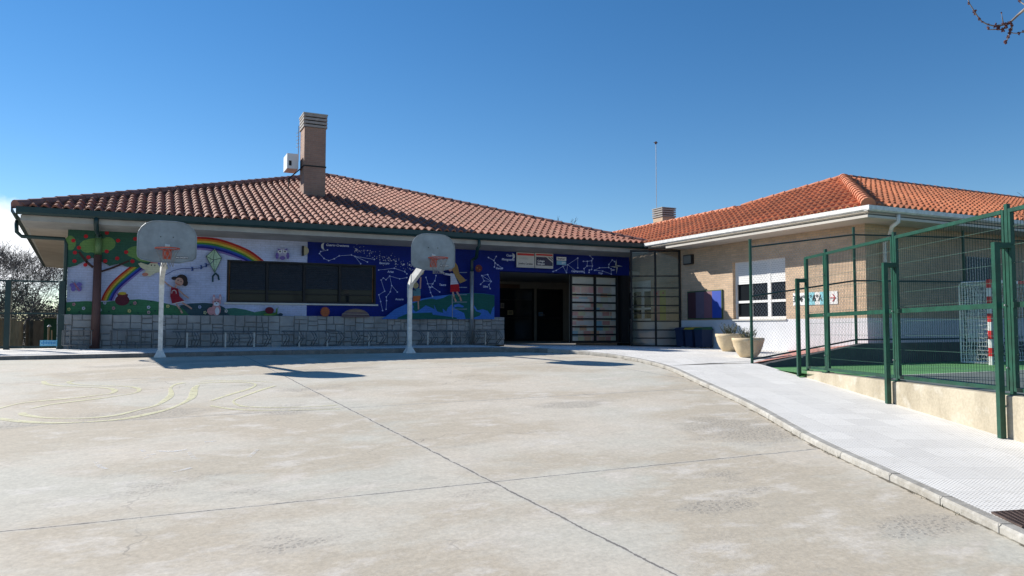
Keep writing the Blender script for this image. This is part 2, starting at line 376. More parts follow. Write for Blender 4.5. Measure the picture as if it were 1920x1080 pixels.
# ------------------------------------------------------------------ ground
KERB = [(-30, 18.7), (-6, 18.75), (-2, 18.6), (0.3, 18.45), (3.5, 18.3), (6.3, 18.2), (7.9, 17.9), (8.8, 17.05), (9.35, 15.8), (9.62, 14.6), (9.6, 13.4), (9.3, 12.1), (8.62, 10.5), (7.5, 7.95), (6.45, 5.9), (5.8, 4.3), (5.25, 3.0), (4.2, .5), (2.9, -3), (1.5, -8)]
def smooth(pts, n=6):
    out = []
    for i in range(len(pts) - 1):
        p0 = Vector(pts[max(i - 1, 0)]); p1 = Vector(pts[i]); p2 = Vector(pts[i + 1]); p3 = Vector(pts[min(i + 2, len(pts) - 1)])
        for k in range(n):
            t = k / n
            out.append(.5 * ((2 * p1) + (p2 - p0) * t + (2 * p0 - 5 * p1 + 4 * p2 - p3) * t * t + (3 * p1 - p0 - 3 * p2 + p3) * t ** 3))
    out.append(Vector(pts[-1])); return out
KS = smooth(KERB, 6)
def grid(f, x0, x1, y0, y1, nx, ny, mat, name, kind='structure', parent=None):
    mb = MB(); vs = []; fs = []
    for j in range(ny + 1):
        for i in range(nx + 1):
            x = x0 + (x1 - x0) * i / nx; y = y0 + (y1 - y0) * j / ny; vs.append((x, y, f(x, y)))
    for j in range(ny):
        for i in range(nx):
            a = j * (nx + 1) + i; fs.append((a, a + 1, a + nx + 2, a + nx + 1))
    mb.mesh(vs, fs, mat); return mb.build(name, parent, smooth=True, kind=kind)
grid(zcourt, -34, 11.2, -14, 19.3, 60, 60, M['yard'], 'courtyard')
def zterr(x, y):
    d = math.hypot(x, y - 10)
    return -1.6 + (d / 200) * 1.0 + (1.2 if y > 24 else 0) * min(1, (y - 24) / 20 if y > 24 else 0)
grid(zterr, -400, 400, -400, 400, 60, 60, M['earth'], 'ground')
# kerb and pavement
FL0 = Vector((10.62, 9.80)); FD = Vector((-.407, -.914)).normalized()   # foot line of the fence wall
def fence_x(y): return FL0.x + FD.x / FD.y * (y - FL0.y)
mb = MB(); mo = MB()
def off2(p, q, d):
    t = (q - p).normalized(); return Vector((t.y, -t.x)) * d
for i in range(len(KS) - 1):
    pass
kin = []
for i, p in enumerate(KS):
    a = KS[max(i - 1, 0)]; b = KS[min(i + 1, len(KS) - 1)]; t = (b - a).normalized(); kin.append(p + Vector((-t.y, t.x)) * .10)
for i in range(len(KS) - 1):
    p, q, pi, qi = KS[i], KS[i + 1], kin[i], kin[i + 1]
    jig = [random.uniform(-.006, .006) for _ in range(2)]
    m_ = M['kerb_old'] if p.x < 9.0 and p.y > 14 else M['kerb']
    zp, zq, zpi, zqi = [zpav(v.x, v.y) + .006 for v in (p, q, pi, qi)]
    mb.face([(p.x, p.y, zcourt(p.x, p.y) - .1), (q.x, q.y, zcourt(q.x, q.y) - .1), (q.x, q.y, zq - .02), (p.x, p.y, zp - .02)], m_)
    p2 = p.lerp(pi, .16); q2 = q.lerp(qi, .16)
    mb.face([(p.x, p.y, zp - .02), (q.x, q.y, zq - .02), (q2.x, q2.y, zq), (p2.x, p2.y, zp)], m_)
    mb.face([(p2.x, p2.y, zp), (q2.x, q2.y, zq), (qi.x, qi.y, zqi), (pi.x, pi.y, zpi)], m_)
for i in range(2, len(KS) - 1, 3):
    p, pi = KS[i], kin[i]; t = (KS[i + 1] - KS[i]).normalized() * random.uniform(.006, .012); zp = zpav(p.x, p.y) + .0085; o_ = (p - pi).normalized() * .003
    mb.face([(p.x + o_.x, p.y + o_.y, zp), (p.x + t.x + o_.x, p.y + t.y + o_.y, zp), (pi.x + t.x, pi.y + t.y, zp), (pi.x, pi.y, zp)], M['joint']); mb.face([(p.x + o_.x, p.y + o_.y, zcourt(p.x, p.y)), (p.x + t.x + o_.x, p.y + t.y + o_.y, zcourt(p.x, p.y)), (p.x + t.x + o_.x, p.y + t.y + o_.y, zp), (p.x + o_.x, p.y + o_.y, zp)], M['joint'])
mb.build('kerb', kind='structure')
mb = MB()
for i in range(len(KS) - 1):
    p, q = KS[i], KS[i + 1]; t = (q - p).normalized(); o0 = Vector((t.y, -t.x)) * random.uniform(.012, .045); o1 = Vector((t.y, -t.x)) * random.uniform(.012, .045)
    for k in range(4):
        a = p.lerp(q, k / 4); b = p.lerp(q, (k + 1) / 4); oa = o0.lerp(o1, k / 4) * random.uniform(.5, 1.5)
        mb.face([(v.x, v.y, zcourt(v.x, v.y) + .004) for v in (a, a + oa, b + oa, b)], M['gap_dirt'])
mb.build('kerb_dirt', kind='structure')
mb = MB()
for i in range(len(KS) - 1):
    p, q = kin[i], kin[i + 1]
    if q.y > 17.3 and p.x < 9:          # in front of the mural wall: strips up to the wall, split for a smooth sheet
        T = [Vector((p.x, 22.0)), Vector((q.x, 22.0))]
    else:
        ye = lambda v: v.y if v.y < 9.8 else 9.8
        if p.y > 12.4: T = [Vector((16.0, 22.0 - (17.3 - min(p.y, 17.3)) * 1.9)), Vector((16.0, 22.0 - (17.3 - min(q.y, 17.3)) * 1.9))]
        else: T = None
    n = 10
    if T is None:
        # right-hand stretch between kerb and fence wall
        def far(v):
            if v.y >= 9.8: return Vector((fence_x(9.8) + (11.6 - fence_x(9.8)) * (v.y - 9.8) / 2.6, 9.8 + (12.1 - 9.8) * (v.y - 9.8) / 2.6))
            return Vector((fence_x(v.y), v.y)) + FD * 0
        T = [far(p), far(q)]
    for k in range(n):
        a = p.lerp(T[0], k / n); b = q.lerp(T[1], k / n); c = q.lerp(T[1], (k + 1) / n); d = p.lerp(T[0], (k + 1) / n)
        mb.face([(v.x, v.y, zpav(v.x, v.y)) for v in (a, b, c, d)], M['paving'])
mb.build('pavement', kind='structure')
# fill between the curved sweep and the wing wall
mb = MB()
pts = [(9.6, 22.5), (18, 22.5), (18, 14.6), (15.75, 14.6), (11.55, 12.1), (10.3, 12.4), (10.2, 15.2), (9.6, 16.8)]
mb.poly([(x, y, 0) for x, y in pts], M['paving'])
import bmesh
bm = bmesh.new(); vv = [bm.verts.new((x, y, 0)) for x, y in pts]; bm.faces.new(vv)
bmesh.ops.triangulate(bm, faces=bm.faces[:]); bmesh.ops.subdivide_edges(bm, edges=bm.edges[:], cuts=8, use_grid_fill=True)
mb = MB(); bm.verts.ensure_lookup_table(); bm.verts.index_update()
mb.mesh([(v.co.x, v.co.y, zpav(v.co.x, v.co.y) - .004) for v in bm.verts], [tuple(v.index for v in f.verts) for f in bm.faces], M['paving']); bm.free()
mb.build('forecourt', kind='structure')
# sports court beyond the fence wall, with its markings
ZC = .90
mb = MB(); g2 = 8.7
def courtpoly(y0, y1, mat, dz=0):
    mb.poly([(fence_x(y0) + .2, y0, ZC + dz), (45, y0, ZC + dz), (45, y1, ZC + dz), ((fence_x(y1) + .2) if y1 < 10 else 11.5, y1, ZC + dz)], mat)
mb.poly([(fence_x(-10) + .2, -10, ZC), (45, -10, ZC), (45, g2, ZC), (fence_x(g2) + .2, g2, ZC)], M['court_grey'])
mb.poly([(fence_x(g2) + .2, g2, ZC), (45, g2, ZC), (45, 11.87, ZC), (11.45, 11.93, ZC), (10.55, 9.8, ZC)], M['court_green'])
mb.poly([(fence_x(g2) + .2, g2, ZC + .004), (45, g2, ZC + .004), (45, g2 + .06, ZC + .004), (fence_x(g2) + .23, g2 + .06, ZC + .004)], M['court_line'])
mb.poly([(13.0, 5.2, ZC + .004), (45, 5.2, ZC + .004), (45, 5.26, ZC + .004), (13.0, 5.26, ZC + .004)], M['court_line'])
# slope down from pavement to court beside the end of the fence wall
mb.face([(10.5, 9.85, zpav(10.5, 9.85)), (11.42, 12.0, zpav(11.42, 12.0)), (11.7, 11.9, ZC + .002), (10.9, 9.85, ZC + .002)], M['court_green'])
mb.build('sports_court', kind='structure')
# ramp and raised platform beside the wing
A = (11.42, 12.0, zpav(11.42, 12.0) + .004); Bp = (14.5, 11.9, EZ - .39); Cp = (15.41, 12.36, EZ - .38); Dp = (15.41, 14.9, zpav(15.41, 14.9) + .004)
mb = MB(); n = 8
def bil(u, v): return Vector(A) * (1 - u) * (1 - v) + Vector(Bp) * u * (1 - v) + Vector(Cp) * u * v + Vector(Dp) * (1 - u) * v
for i in range(n):
    for j in range(n): mb.face([bil(i / n, j / n), bil((i + 1) / n, j / n), bil((i + 1) / n, (j + 1) / n), bil(i / n, (j + 1) / n)], M['red_paving'])
mb.face([Bp, (45, 11.9, Bp[2]), (45, 12.36, Bp[2]), Cp], M['red_paving'])
mb.build('ramp', kind='structure')
mb = MB()
mb.prism([(11.5, 11.86, ZC - .05), (14.5, 11.86, ZC - .05), (14.5, 11.86, Bp[2] + .03), (11.5, 11.86, zpav(11.5, 12) + .0)], (0, -.18, 0), M['dark_retain'])
mb.box((14.5, 11.68, ZC - .05), (45, 11.86, Bp[2] + .03), M['dark_retain'])
tag(mb.build('retaining_wall', loc=(14.5, 11.77, ZC)), 'low dark retaining wall between the green court and the red ramp', 'wall')
wd_ = MB(); rw = random.Random(31)
for i in range(60):
    k = rw.randrange(len(KS) - 1); 
    if not (.5 < KS[k].y < 17.5): continue
    p = KS[k].lerp(KS[k + 1], rw.random()); z = zcourt(p.x, p.y)
    for j in range(rw.randint(4, 12)):
        a = rw.uniform(0, 6.28); b = Vector((p.x + rw.gauss(0, .02), p.y + rw.gauss(0, .03), z)); e = Vector((math.cos(a) * .5, math.sin(a) * .5, 1)) * rw.uniform(.008, .035); sdd = Vector((-math.sin(a), math.cos(a), 0)) * .004
        wd_.face([b - sdd, b + sdd, b + e], M['leaf'] if rw.random() < .5 else M['scrub'])
wd_.build('weeds', kind='stuff')
# painted track on the yard, traced from the photograph and laid on the real slope
def ribbon(mb, pts, w, mat, f=zcourt, lift=.004):
    P3 = [on_surf(x, y, f) for x, y in pts]; P2 = smooth([(p.x, p.y) for p in P3], 8)
    L_ = []; R_ = []
    for i, p in enumerate(P2):
        t = (P2[min(i + 1, len(P2) - 1)] - P2[max(i - 1, 0)]).normalized(); nn = Vector((-t.y, t.x)) * w * .55 * (.85 + .3 * math.sin(i * .21))
        L_.append(p + nn); R_.append(p - nn)
    for i in range(len(P2) - 1):
        mb.face([(v.x, v.y, f(v.x, v.y) + lift) for v in (R_[i], R_[i + 1], L_[i + 1], L_[i])], mat)
def q24(l): return [(x / 2.4, 640 + y / 2.4) for x, y in l]
mb = MB()
for l, w in [([(195, 180), (215, 195), (300, 203), (420, 207), (490, 212), (517, 222), (500, 235), (440, 243), (340, 255), (200, 268), (90, 280), (-20, 307)], .07),
             ([(330, 178), (308, 185), (345, 195), (450, 200), (560, 203), (622, 213), (610, 232), (500, 250), (380, 266), (240, 283), (140, 303)], .06),
             ([(100, 322), (110, 332), (200, 345), (330, 348), (440, 343), (530, 332), (620, 310), (700, 290), (748, 262), (770, 240), (768, 210), (790, 195), (830, 187)], .075),
             ([(-20, 347), (100, 362), (250, 368), (400, 363), (540, 352), (660, 330), (760, 305), (830, 275), (865, 250), (875, 215), (890, 198)], .09),
             ([(890, 190), (1000, 184), (1110, 186), (1150, 195), (1120, 215), (1050, 235), (950, 268)], .06),
             ([(900, 180), (1000, 177), (1150, 180), (1225, 186)], .04),
             ([(1240, 200), (1180, 218), (1090, 250), (1050, 270), (1080, 290), (1150, 297), (1300, 298), (1450, 292), (1520, 287)], .05),
             ([(945, 290), (1020, 303), (1150, 312), (1350, 310), (1530, 305)], .05)]:
    ribbon(mb, q24(l), w, M['yellow_line'])
for l in [[(632, 486), (650, 497)], [(640, 516), (700, 508)], [(650, 530), (675, 520)], [(705, 494), (775, 497), (850, 486)], [(850, 500), (870, 525), (885, 530)], [(430, 545), (450, 566), (480, 576)], [(1160, 487), (1120, 523)], [(780, 590), (860, 570)], [(920, 455), (975, 450)]]:
    ribbon(mb, q24(l), .035, M['chalk'])
mb.build('painted_track', kind='structure')
# ------------------------------------------------------------------ tiled roof helper
PR = [(0, .008), (.12, .046), (.24, .07), (.36, .078), (.48, .07), (.6, .046), (.72, .008), (.86, -.014), (1, .008)]
def tiles(mb, o, u, v, L_, vmax, pitch, ex, mat, seed=0):
    """o: eave corner, u: unit along the eave, v: unit up the slope, vmax(s): slope length at s along the eave"""
    o = Vector(o); u = Vector(u).normalized(); v = Vector(v).normalized(); n = u.cross(v)
    if n.z < 0: n = -n
    rnd = random.Random(seed); cols = int(L_ / pitch)
    jit = {}
    for c in range(cols):
        for k in range(len(PR) - 1):
            s0 = (c + PR[k][0]) * pitch; s1 = (c + PR[k + 1][0]) * pitch; h0, h1 = PR[k][1], PR[k + 1][1]
            m0, m1 = vmax(s0), vmax(s1)
            for r in range(int(max(m0, m1) / ex) + 1):
                a = r * ex; b = a + ex
                if (c, r) not in jit: jit[(c, r)] = (rnd.uniform(-.004, .004), rnd.uniform(-.012, .012))
                jh, jv = jit[(c, r)]; lo = a + (jv if r else -.05)
                b0, b1 = min(b, m0), min(b, m1)
                if b0 <= a and b1 <= a: continue
                b0, b1 = max(b0, lo), max(b1, lo); top = .036 + jh
                def Q(s, t, h): return o + u * s + v * t + n * h
                f0 = top * (1 - (b0 - lo) / ex) if b0 > lo else top; f1 = top * (1 - (b1 - lo) / ex) if b1 > lo else top
                uv = (c + .5 + seed, r + .5)
                mb.face([Q(s0, lo, h0 + top), Q(s1, lo, h1 + top), Q(s1, b1, h1 + f1), Q(s0, b0, h0 + f0)], mat, uv)
                mb.face([Q(s0, lo, h0 - .012), Q(s1, lo, h1 - .012), Q(s1, lo, h1 + top), Q(s0, lo, h0 + top)], mat, uv)
def ridge(mb, p, q, mat, r=.1, seg=.36):
    p = Vector(p); q = Vector(q); d = (q - p); n = int(d.length / seg); d.normalize(); a = d.cross(Vector((0, 0, 1))).normalized(); up = a.cross(d).normalized()
    for i in range(n):
        s = p + d * (i * seg - .03); e = p + d * ((i + 1) * seg); r0 = r * random.uniform(1.1, 1.18); r1 = r * .92; vs = []
        for (c, rr) in ((s, r0), (e, r1)):
            for k in range(9):
                t = math.pi * (-.16 + 1.32 * k / 8) ; vs.append(c + a * math.cos(t) * rr * 1.05 + up * (math.sin(t) * rr - .02))
        fs = [(k, k + 1, k + 10, k + 9) for k in range(8)] + [tuple(range(9))]
        mb.mesh(vs, fs, mat)
# ================================================================== MAIN BUILDING
school = thing('school_building', (6, YM, ZF), 'single-storey school with a painted mural wall and weathered red tiled hip roof', 'building')
K1 = (XR - XL) / 2; AP = Vector((XL + K1, YE + K1, ZE + S1 * K1))
sl = math.hypot(1, S1)
mb = MB(); tiles(mb, (XL, YE, ZE), (1, 0, 0), (0, 1, S1), XR - XL, lambda s: min(s, XR - XL - s) * sl, .222, .37, M['tile_old'], 1)
XLB, YB = -4.3, 37.6                     # the left side runs back slightly splayed
# plain sheets for the slopes that face away
mb.face([(XL, YE, ZE), tuple(AP), (AP.x, 30, AP.z), (XLB, YB, ZE)], M['tile_old'], (3.5, 9.5))
mb.face([(XR, YE, ZE), tuple(AP), (AP.x, 30, AP.z), (XR, YB, ZE)], M['tile_old'], (4.5, 9.5))
mb.face([(XLB, YB, ZE), (AP.x, 30, AP.z), (XR, YB, ZE)], M['tile_old'], (5.5, 9.5))
mb.face([(XL, YE + .02, ZE - .02), (XR, YE + .02, ZE - .02), (AP.x, AP.y, AP.z - .03)], M['soffit'])
roof = mb.build('roof', school)
mb = MB(); ridge(mb, (XL - .03, YE - .02, ZE + .05), AP + Vector((0, 0, .06)), M['ridge_old'], .115)
ridge(mb, (XR + .03, YE - .02, ZE + .05), AP + Vector((0, 0, .06)), M['ridge_old'], .1)
mb.build('ridge_tiles', roof)
# gutter: box gutter round the front and left eave
def gutter_prof(mb, p, q, out, mat, w=.13, h=.15):
    p = Vector(p); q = Vector(q); o = Vector(out)
    prof = [(0, -h), (w * .75, -h), (w, -h * .75), (w, 0), (w - .012, 0), (w - .012, -h * .7), (w * .7, -h + .015), (0, -h + .015)]
    vs = [c + o * a + Vector((0, 0, b)) for c in (p, q) for a, b in prof]; n = len(prof)
    mb.mesh(vs, [(k, (k + 1) % n, n + (k + 1) % n, n + k) for k in range(n)] + [tuple(range(n)), tuple(range(2 * n - 1, n - 1, -1))], mat)
mb = MB(); gutter_prof(mb, (XL - .02, YE, ZE + .0), (XR - .2, YE, ZE + .0), (0, -1, 0), M['dark_green'], .13, .17)
dl = Vector((XLB - XL, YB - YE, 0)).normalized()
gutter_prof(mb, (XL, YE - .1, ZE), (XLB, YB, ZE), (-1, 0, 0), M['dark_green'], .12, .17)
mb.build('gutter', school)
# fascia + soffit: sloping slab from gutter to wall
mb = MB(); zf = ZE - .17; ZT = EZ + 2.44
mb.prism([(XL + .05, YE + .06, zf + .0), (XL + .05, YE + .06, zf - .13), (XL + .05, YM + .02, ZT - .02), (XL + .05, YM + .02, zf)], (XR - XL - .1, 0, 0), M['fascia'])
mb.build('fascia', school)
mb = MB()
zl = ZE - .16
mb.face([(XL - .02, YE + .0, zl), (XLB, YB, zl), (-2.0, YB, ZT), (-2.0, YM, ZT), (XL + .05, YM, ZT + .05)], M['soffit'])
mb.face([(XL - .02, YE + .0, zl), (XL + .05, YM, ZT + .05), (XL + .06, YE + .06, zf - .13)], M['soffit'])
mb.face([(XL + .05, YM, ZT + .05), (-2.0, YM, ZT), (XL + 1, YE + .06, zf - .13), (XL + .06, YE + .06, zf - .13)], M['soffit'])
mb.build('soffit', school)
# --- walls
pale = paint('pale_blue_mural_ground', (.46, .515, .71)); blue = paint('deep_blue_mural_ground', (.004, .017, .19))
WX0, WX1, WZ0, WZ1 = 1.72, 5.82, EZ + .68, EZ + 1.83
XB = onY(576, 500, YM).x
ZTOP = EZ + 2.5; ZB = ZF - .1
FZ = EZ + 1.79
mb = MB()
def wr(x0, x1, z0, z1, mat, t=.3): mb.box((x0, YM, z0), (x1, YM + t, z1), mat)
wr(-1.98, WX0, ZB, ZTOP, pale); wr(WX0, XB, WZ1, ZTOP, pale); wr(WX0, XB, ZB, WZ0, pale)
wr(XB, WX1, WZ1, ZTOP, blue); wr(XB, WX1, ZB, WZ0, blue); wr(WX1, 9.82, ZB, ZTOP, blue)
wr(9.82, 14.76, FZ, ZTOP, blue)
mb.box((-1.98, YM + .3, ZB), (-1.7, YB - 1.5, ZTOP), M['brick_cream'])
mb.box((-1.7, YB - 1.8, ZB), (14.4, YB - 1.5, ZTOP), M['brick_cream'])
wall = mb.build('wall', school)
mb = MB(); mb.box((-1.69, YM + .31, ZTOP - .1), (14.4, YB - 1.81, ZTOP + .02), M['inside']); mb.build('ceiling', school)
# --- mural paint: thin layers of paint on the wall plane
mb = MB(); lay = [0]
def T_(z):
    k, ox, oy = z
    return lambda x, y: (ox + x / k, oy + y / k)
z1, z2, z3, z4, z5 = [T_(t) for t in ((3.6, 0, 400), (3.6, 240, 400), (6, 560, 430), (6, 740, 420), (6, 880, 440))]
px = lambda x, y: (x, y)
def W(p, d=0): return onY(p[0], p[1], YM - .002 - .0006 * lay[0] - d)
def shp(z, c, pts, name=None):
    lay[0] += 1; mb.poly([W(z(*p)) for p in pts], paint(name or 'mural_%d_%d_%d' % tuple(int(k * 100) for k in c), c))
def ell(z, c, cx, cy, rx, ry, n=18, a0=0, a1=360):
    shp(z, c, [(cx + rx * math.cos(R(a0 + (a1 - a0) * k / n)), cy + ry * math.sin(R(a0 + (a1 - a0) * k / n))) for k in range(n if a1 - a0 == 360 else n + 1)])
def stroke(z, c, pts, w):
    lay[0] += 1; m_ = paint('mural_%d_%d_%d' % tuple(int(k * 100) for k in c), c)
    for a, b in zip(pts, pts[1:]):
        a = Vector(a); b = Vector(b); d = (b - a).normalized(); nn = Vector((-d.y, d.x)) * w / 2; a2 = a - d * w * .25; b2 = b + d * w * .25
        mb.face([W(z(*v)) for v in (a2 + nn, a2 - nn, b2 - nn, b2 + nn)], m_)
DG, LG, RED, BR, WHT = (.03, .10, .07), (.13, .25, .08), (.45, .02, .03), (.07, .035, .03), (.62, .64, .72)
# rainbow
def resamp(pts, n):
    pts = [Vector(p) for p in pts]; d = [0]
    for a, b in zip(pts, pts[1:]): d.append(d[-1] + (b - a).length)
    out = []
    for i in range(n + 1):
        t = d[-1] * i / n; k = 0
        while k < len(d) - 2 and d[k + 1] < t: k += 1
        out.append(pts[k].lerp(pts[k + 1], (t - d[k]) / max(d[k + 1] - d[k], 1e-6)))
    return out
ro = resamp([(p.x, p.y) for p in smooth([(189, 564), (194, 551), (206, 533), (222, 517), (242, 501), (275, 476), (310, 457), (340, 447), (369, 444), (407, 447), (440, 457), (468, 469), (484, 480), (495, 489)], 4)], 44)
ri = resamp([(p.x, p.y) for p in smooth([(213, 564), (222, 547), (242, 528), (272, 504), (300, 488), (335, 473), (369, 468), (407, 473), (440, 483), (455, 489)], 4)], 44)
BND = [(.38, .02, .02), (.52, .17, .03), (.52, .42, .06), (.06, .22, .05), (.03, .08, .38), (.02, .02, .22), (.22, .16, .42)]
lay[0] += 1
for k, c in enumerate(BND):
    m_ = paint('rainbow_%d' % k, c)
    for i in range(44):
        q = [ro[i].lerp(ri[i], k / 7), ro[i + 1].lerp(ri[i + 1], k / 7), ro[i + 1].lerp(ri[i + 1], (k + 1) / 7), ro[i].lerp(ri[i], (k + 1) / 7)]
        mb.face([W(v) for v in q], m_)
# hills, pot, flowers
shp(px, (.045, .17, .085), [(123, 567), (140, 565.5), (161, 564.5), (195, 566), (222, 563), (261, 561), (285, 563.5), (312, 569), (345, 577), (365, 585), (380, 593), (123, 592)])
shp(z2, (.04, .085, .11), [(345, 622), (420, 608), (520, 604), (600, 612), (650, 635), (705, 697), (420, 697), (380, 650)])
shp(z2, (.05, .17, .13), [(640, 645), (720, 638), (800, 652), (870, 672), (1010, 695), (700, 697)])
shp(z2, (.06, .2, .12), [(850, 668), (920, 656), (1000, 672), (1045, 695), (860, 696)])
ell(z1, (.10, .02, .035), 825, 587, 49, 36); shp(z1, (.13, .03, .04), [(790, 541), (865, 545), (860, 562), (795, 560)]); ell(z1, (.5, .38, .05), 826, 540, 28, 10)
for z, x, y, c in [(z1, 465, 648, (.5, .5, .2)), (z1, 872, 658, (.5, .5, .2)), (z1, 498, 614, (.4, .22, .25)), (z1, 766, 640, (.4, .22, .25)), (z1, 910, 607, (.4, .22, .25)), (z1, 564, 641, (.45, .5, .62)), (z1, 676, 652, (.45, .5, .62)), (z1, 707, 604, (.45, .5, .62)), (z1, 1003, 634, (.45, .5, .62)),
                   (z2, 139, 634, (.45, .5, .62)), (z2, 269, 627, (.5, .5, .2)), (z2, 10, 659, (.5, .5, .2)), (z2, 47, 605, (.4, .22, .25)), (z2, 484, 632, (.35, .4, .6)), (z2, 520, 670, (.5, .5, .3)), (z2, 663, 659, (.5, .5, .5)), (z2, 140, 668, (.4, .3, .3))]:
    for a in range(5): ell(z, c, x + 7 * math.cos(a * 1.257), y + 7 * math.sin(a * 1.257), 5.5, 5.5, 7)
    ell(z, (.05, .08, .1), x, y, 4, 4, 7)
for x, y in [(535, 665), (735, 662), (880, 617), (932, 672), (1047, 658), (1020, 595), (640, 640)]: ell(z1, (.02, .05, .06), x, y, 6, 5, 6)
# apple tree painted on the wall
shp(z1, DG, [(460, 88), (1010, 108), (1075, 180), (1080, 280), (1020, 330), (950, 362), (860, 362), (800, 340), (740, 355), (690, 330), (675, 308), (620, 300), (560, 330), (515, 352), (470, 364), (453, 362)])
ell(z1, LG, 655, 217, 120, 50); ell(z1, LG, 590, 222, 50, 45); ell(z1, LG, 730, 205, 50, 45); ell(z1, LG, 475, 200, 38, 50); ell(z1, LG, 930, 262, 78, 42); ell(z1, LG, 990, 285, 90, 44); ell(z1, LG, 1000, 200, 50, 60)
stroke(z1, BR, [(665, 398), (760, 368), (868, 322)], 13); stroke(z1, BR, [(625, 362), (585, 328), (535, 262)], 17)
for x, y in [(495, 184), (580, 155), (722, 132), (797, 184), (913, 172), (533, 232), (506, 265), (597, 297), (503, 322), (576, 348), (720, 257), (852, 262), (791, 304), (710, 322), (894, 324)]:
    ell(z1, RED, x, y, 15, 13, 10)
# butterfly, star figure
for x, y, a, b in [(490, 485, 20, 15), (535, 480, 20, 15), (495, 510, 16, 18), (535, 510, 18, 18)]: ell(z1, (.14, .12, .38), x, y, a, b, 10)
stroke(z1, (.3, .12, .2), [(500, 470), (535, 520)], 10); stroke(z1, (.1, .1, .25), [(497, 470), (483, 458)], 3); stroke(z1, (.1, .1, .25), [(505, 468), (503, 452)], 3)
shp(z1, (.56, .54, .38), [(932, 340), (950, 332), (1000, 348), (1020, 330), (1055, 330), (1080, 362), (1130, 350), (1135, 375), (1080, 395), (1050, 402), (1010, 425), (965, 415), (985, 385), (950, 365)])
ell(z1, (.5, .2, .15), 980, 412, 22, 12); shp(z1, (.45, .06, .06), [(1015, 335), (1030, 312), (1075, 335), (1050, 338)]); shp(z1, (.08, .05, .3), [(1055, 322), (1090, 318), (1075, 345)]); ell(z1, (.02, .02, .03), 1022, 350, 4, 6, 8); ell(z1, (.02, .02, .03), 1045, 352, 4, 6, 8)
# kite
shp(z2, (.42, .58, .42), [(585, 240), (632, 302), (585, 402), (527, 290)])
for l in ([(585, 240), (632, 302), (585, 402), (527, 290), (585, 240)], [(585, 240), (576, 315), (585, 402)], [(527, 290), (576, 315), (632, 302)]): stroke(z2, (.06, .09, .08), l, 4)
for l in ([(585, 240), (600, 310), (585, 402)], [(585, 240), (552, 302), (585, 402)]): stroke(z2, (.2, .35, .2), l, 2)
stroke(z2, (.05, .06, .2), [(245, 420), (310, 385), (370, 371), (440, 375), (500, 365), (560, 338), (580, 318)], 4)
for x, y in ((432, 375), (492, 363), (525, 350)): shp(z2, (.1, .15, .4), [(x - 10, y - 14), (x + 10, y + 14), (x - 8, y + 14), (x + 8, y - 14)])
stroke(z2, (.02, .06, .08), [(590, 405), (572, 425), (572, 460)], 12); stroke(z2, (.02, .06, .08), [(592, 405), (608, 420), (614, 448)], 12)
# girl with the kite
ell(z2, (.035, .025, .025), 362, 448, 40, 36); ell(z2, (.035, .025, .025), 385, 470, 20, 22); ell(z2, (.035, .025, .025), 315, 438, 22, 12)
SK = (.5, .3, .24)
ell(z2, SK, 345, 462, 29, 28); ell(z2, (.02, .02, .03), 338, 452, 4, 5, 8); ell(z2, (.02, .02, .03), 358, 461, 4, 5, 8); stroke(z2, (.4, .05, .05), [(325, 470), (335, 478), (347, 480)], 4)
stroke(z2, SK, [(325, 488), (320, 500)], 12); stroke(z2, SK, [(300, 500), (270, 482), (247, 462)], 10); stroke(z2, SK, [(340, 515), (375, 548), (408, 572)], 10)
shp(z2, (.25, .015, .03), [(292, 496), (338, 508), (348, 560), (386, 594), (300, 614), (284, 560)]); stroke(z2, (.6, .6, .6), [(300, 611), (385, 592)], 5)
stroke(z2, (.6, .6, .6), [(295, 540), (298, 524), (312, 518), (324, 526), (326, 542)], 4); stroke(z2, SK, [(325, 612), (352, 648), (365, 672)], 11); stroke(z2, SK, [(368, 604), (405, 626), (428, 642)], 11)
# rabbit
PK = (.52, .26, .28)
ell(z2, PK, 560, 660, 26, 26); ell(z2, PK, 595, 650, 32, 40); ell(z2, PK, 580, 572, 9, 24); ell(z2, PK, 622, 570, 9, 24); ell(z2, PK, 598, 600, 29, 26)
ell(z2, WHT, 598, 612, 20, 14); ell(z2, WHT, 602, 660, 15, 26); ell(z2, (.02, .02, .03), 588, 597, 4, 5, 8); ell(z2, (.02, .02, .03), 608, 597, 4, 5, 8); ell(z2, (.02, .02, .03), 598, 608, 4, 4, 8); ell(z2, WHT, 580, 574, 4, 14); ell(z2, WHT, 622, 572, 4, 14)
# owl
PU = (.17, .12, .38)
ell(z2, (.42, .4, .55), 1043, 272, 32, 38); ell(z2, PU, 1007, 287, 11, 22); ell(z2, PU, 1079, 287, 11, 22); ell(z2, PU, 1043, 301, 19, 14); ell(z2, (.7, .7, .75), 1026, 257, 15, 15); ell(z2, (.7, .7, .75), 1060, 257, 15, 15); ell(z2, (.02, .02, .05), 1026, 257, 6, 6, 8); ell(z2, (.02, .02, .05), 1060, 257, 6, 6, 8); shp(z2, PU, [(1010, 236), (1035, 244), (1013, 252)]); shp(z2, PU, [(1078, 236), (1051, 244), (1074, 252)])
# snail
stroke(z2, (.12, .25, .06), [(920, 684), (985, 684), (1003, 670), (1005, 645)], 12); ell(z2, (.14, .015, .03), 955, 655, 30, 23); stroke(z2, (.12, .25, .06), [(1005, 645), (1015, 632)], 3); ell(z2, (.02, .05, .08), 1030, 684, 16, 12, 8)
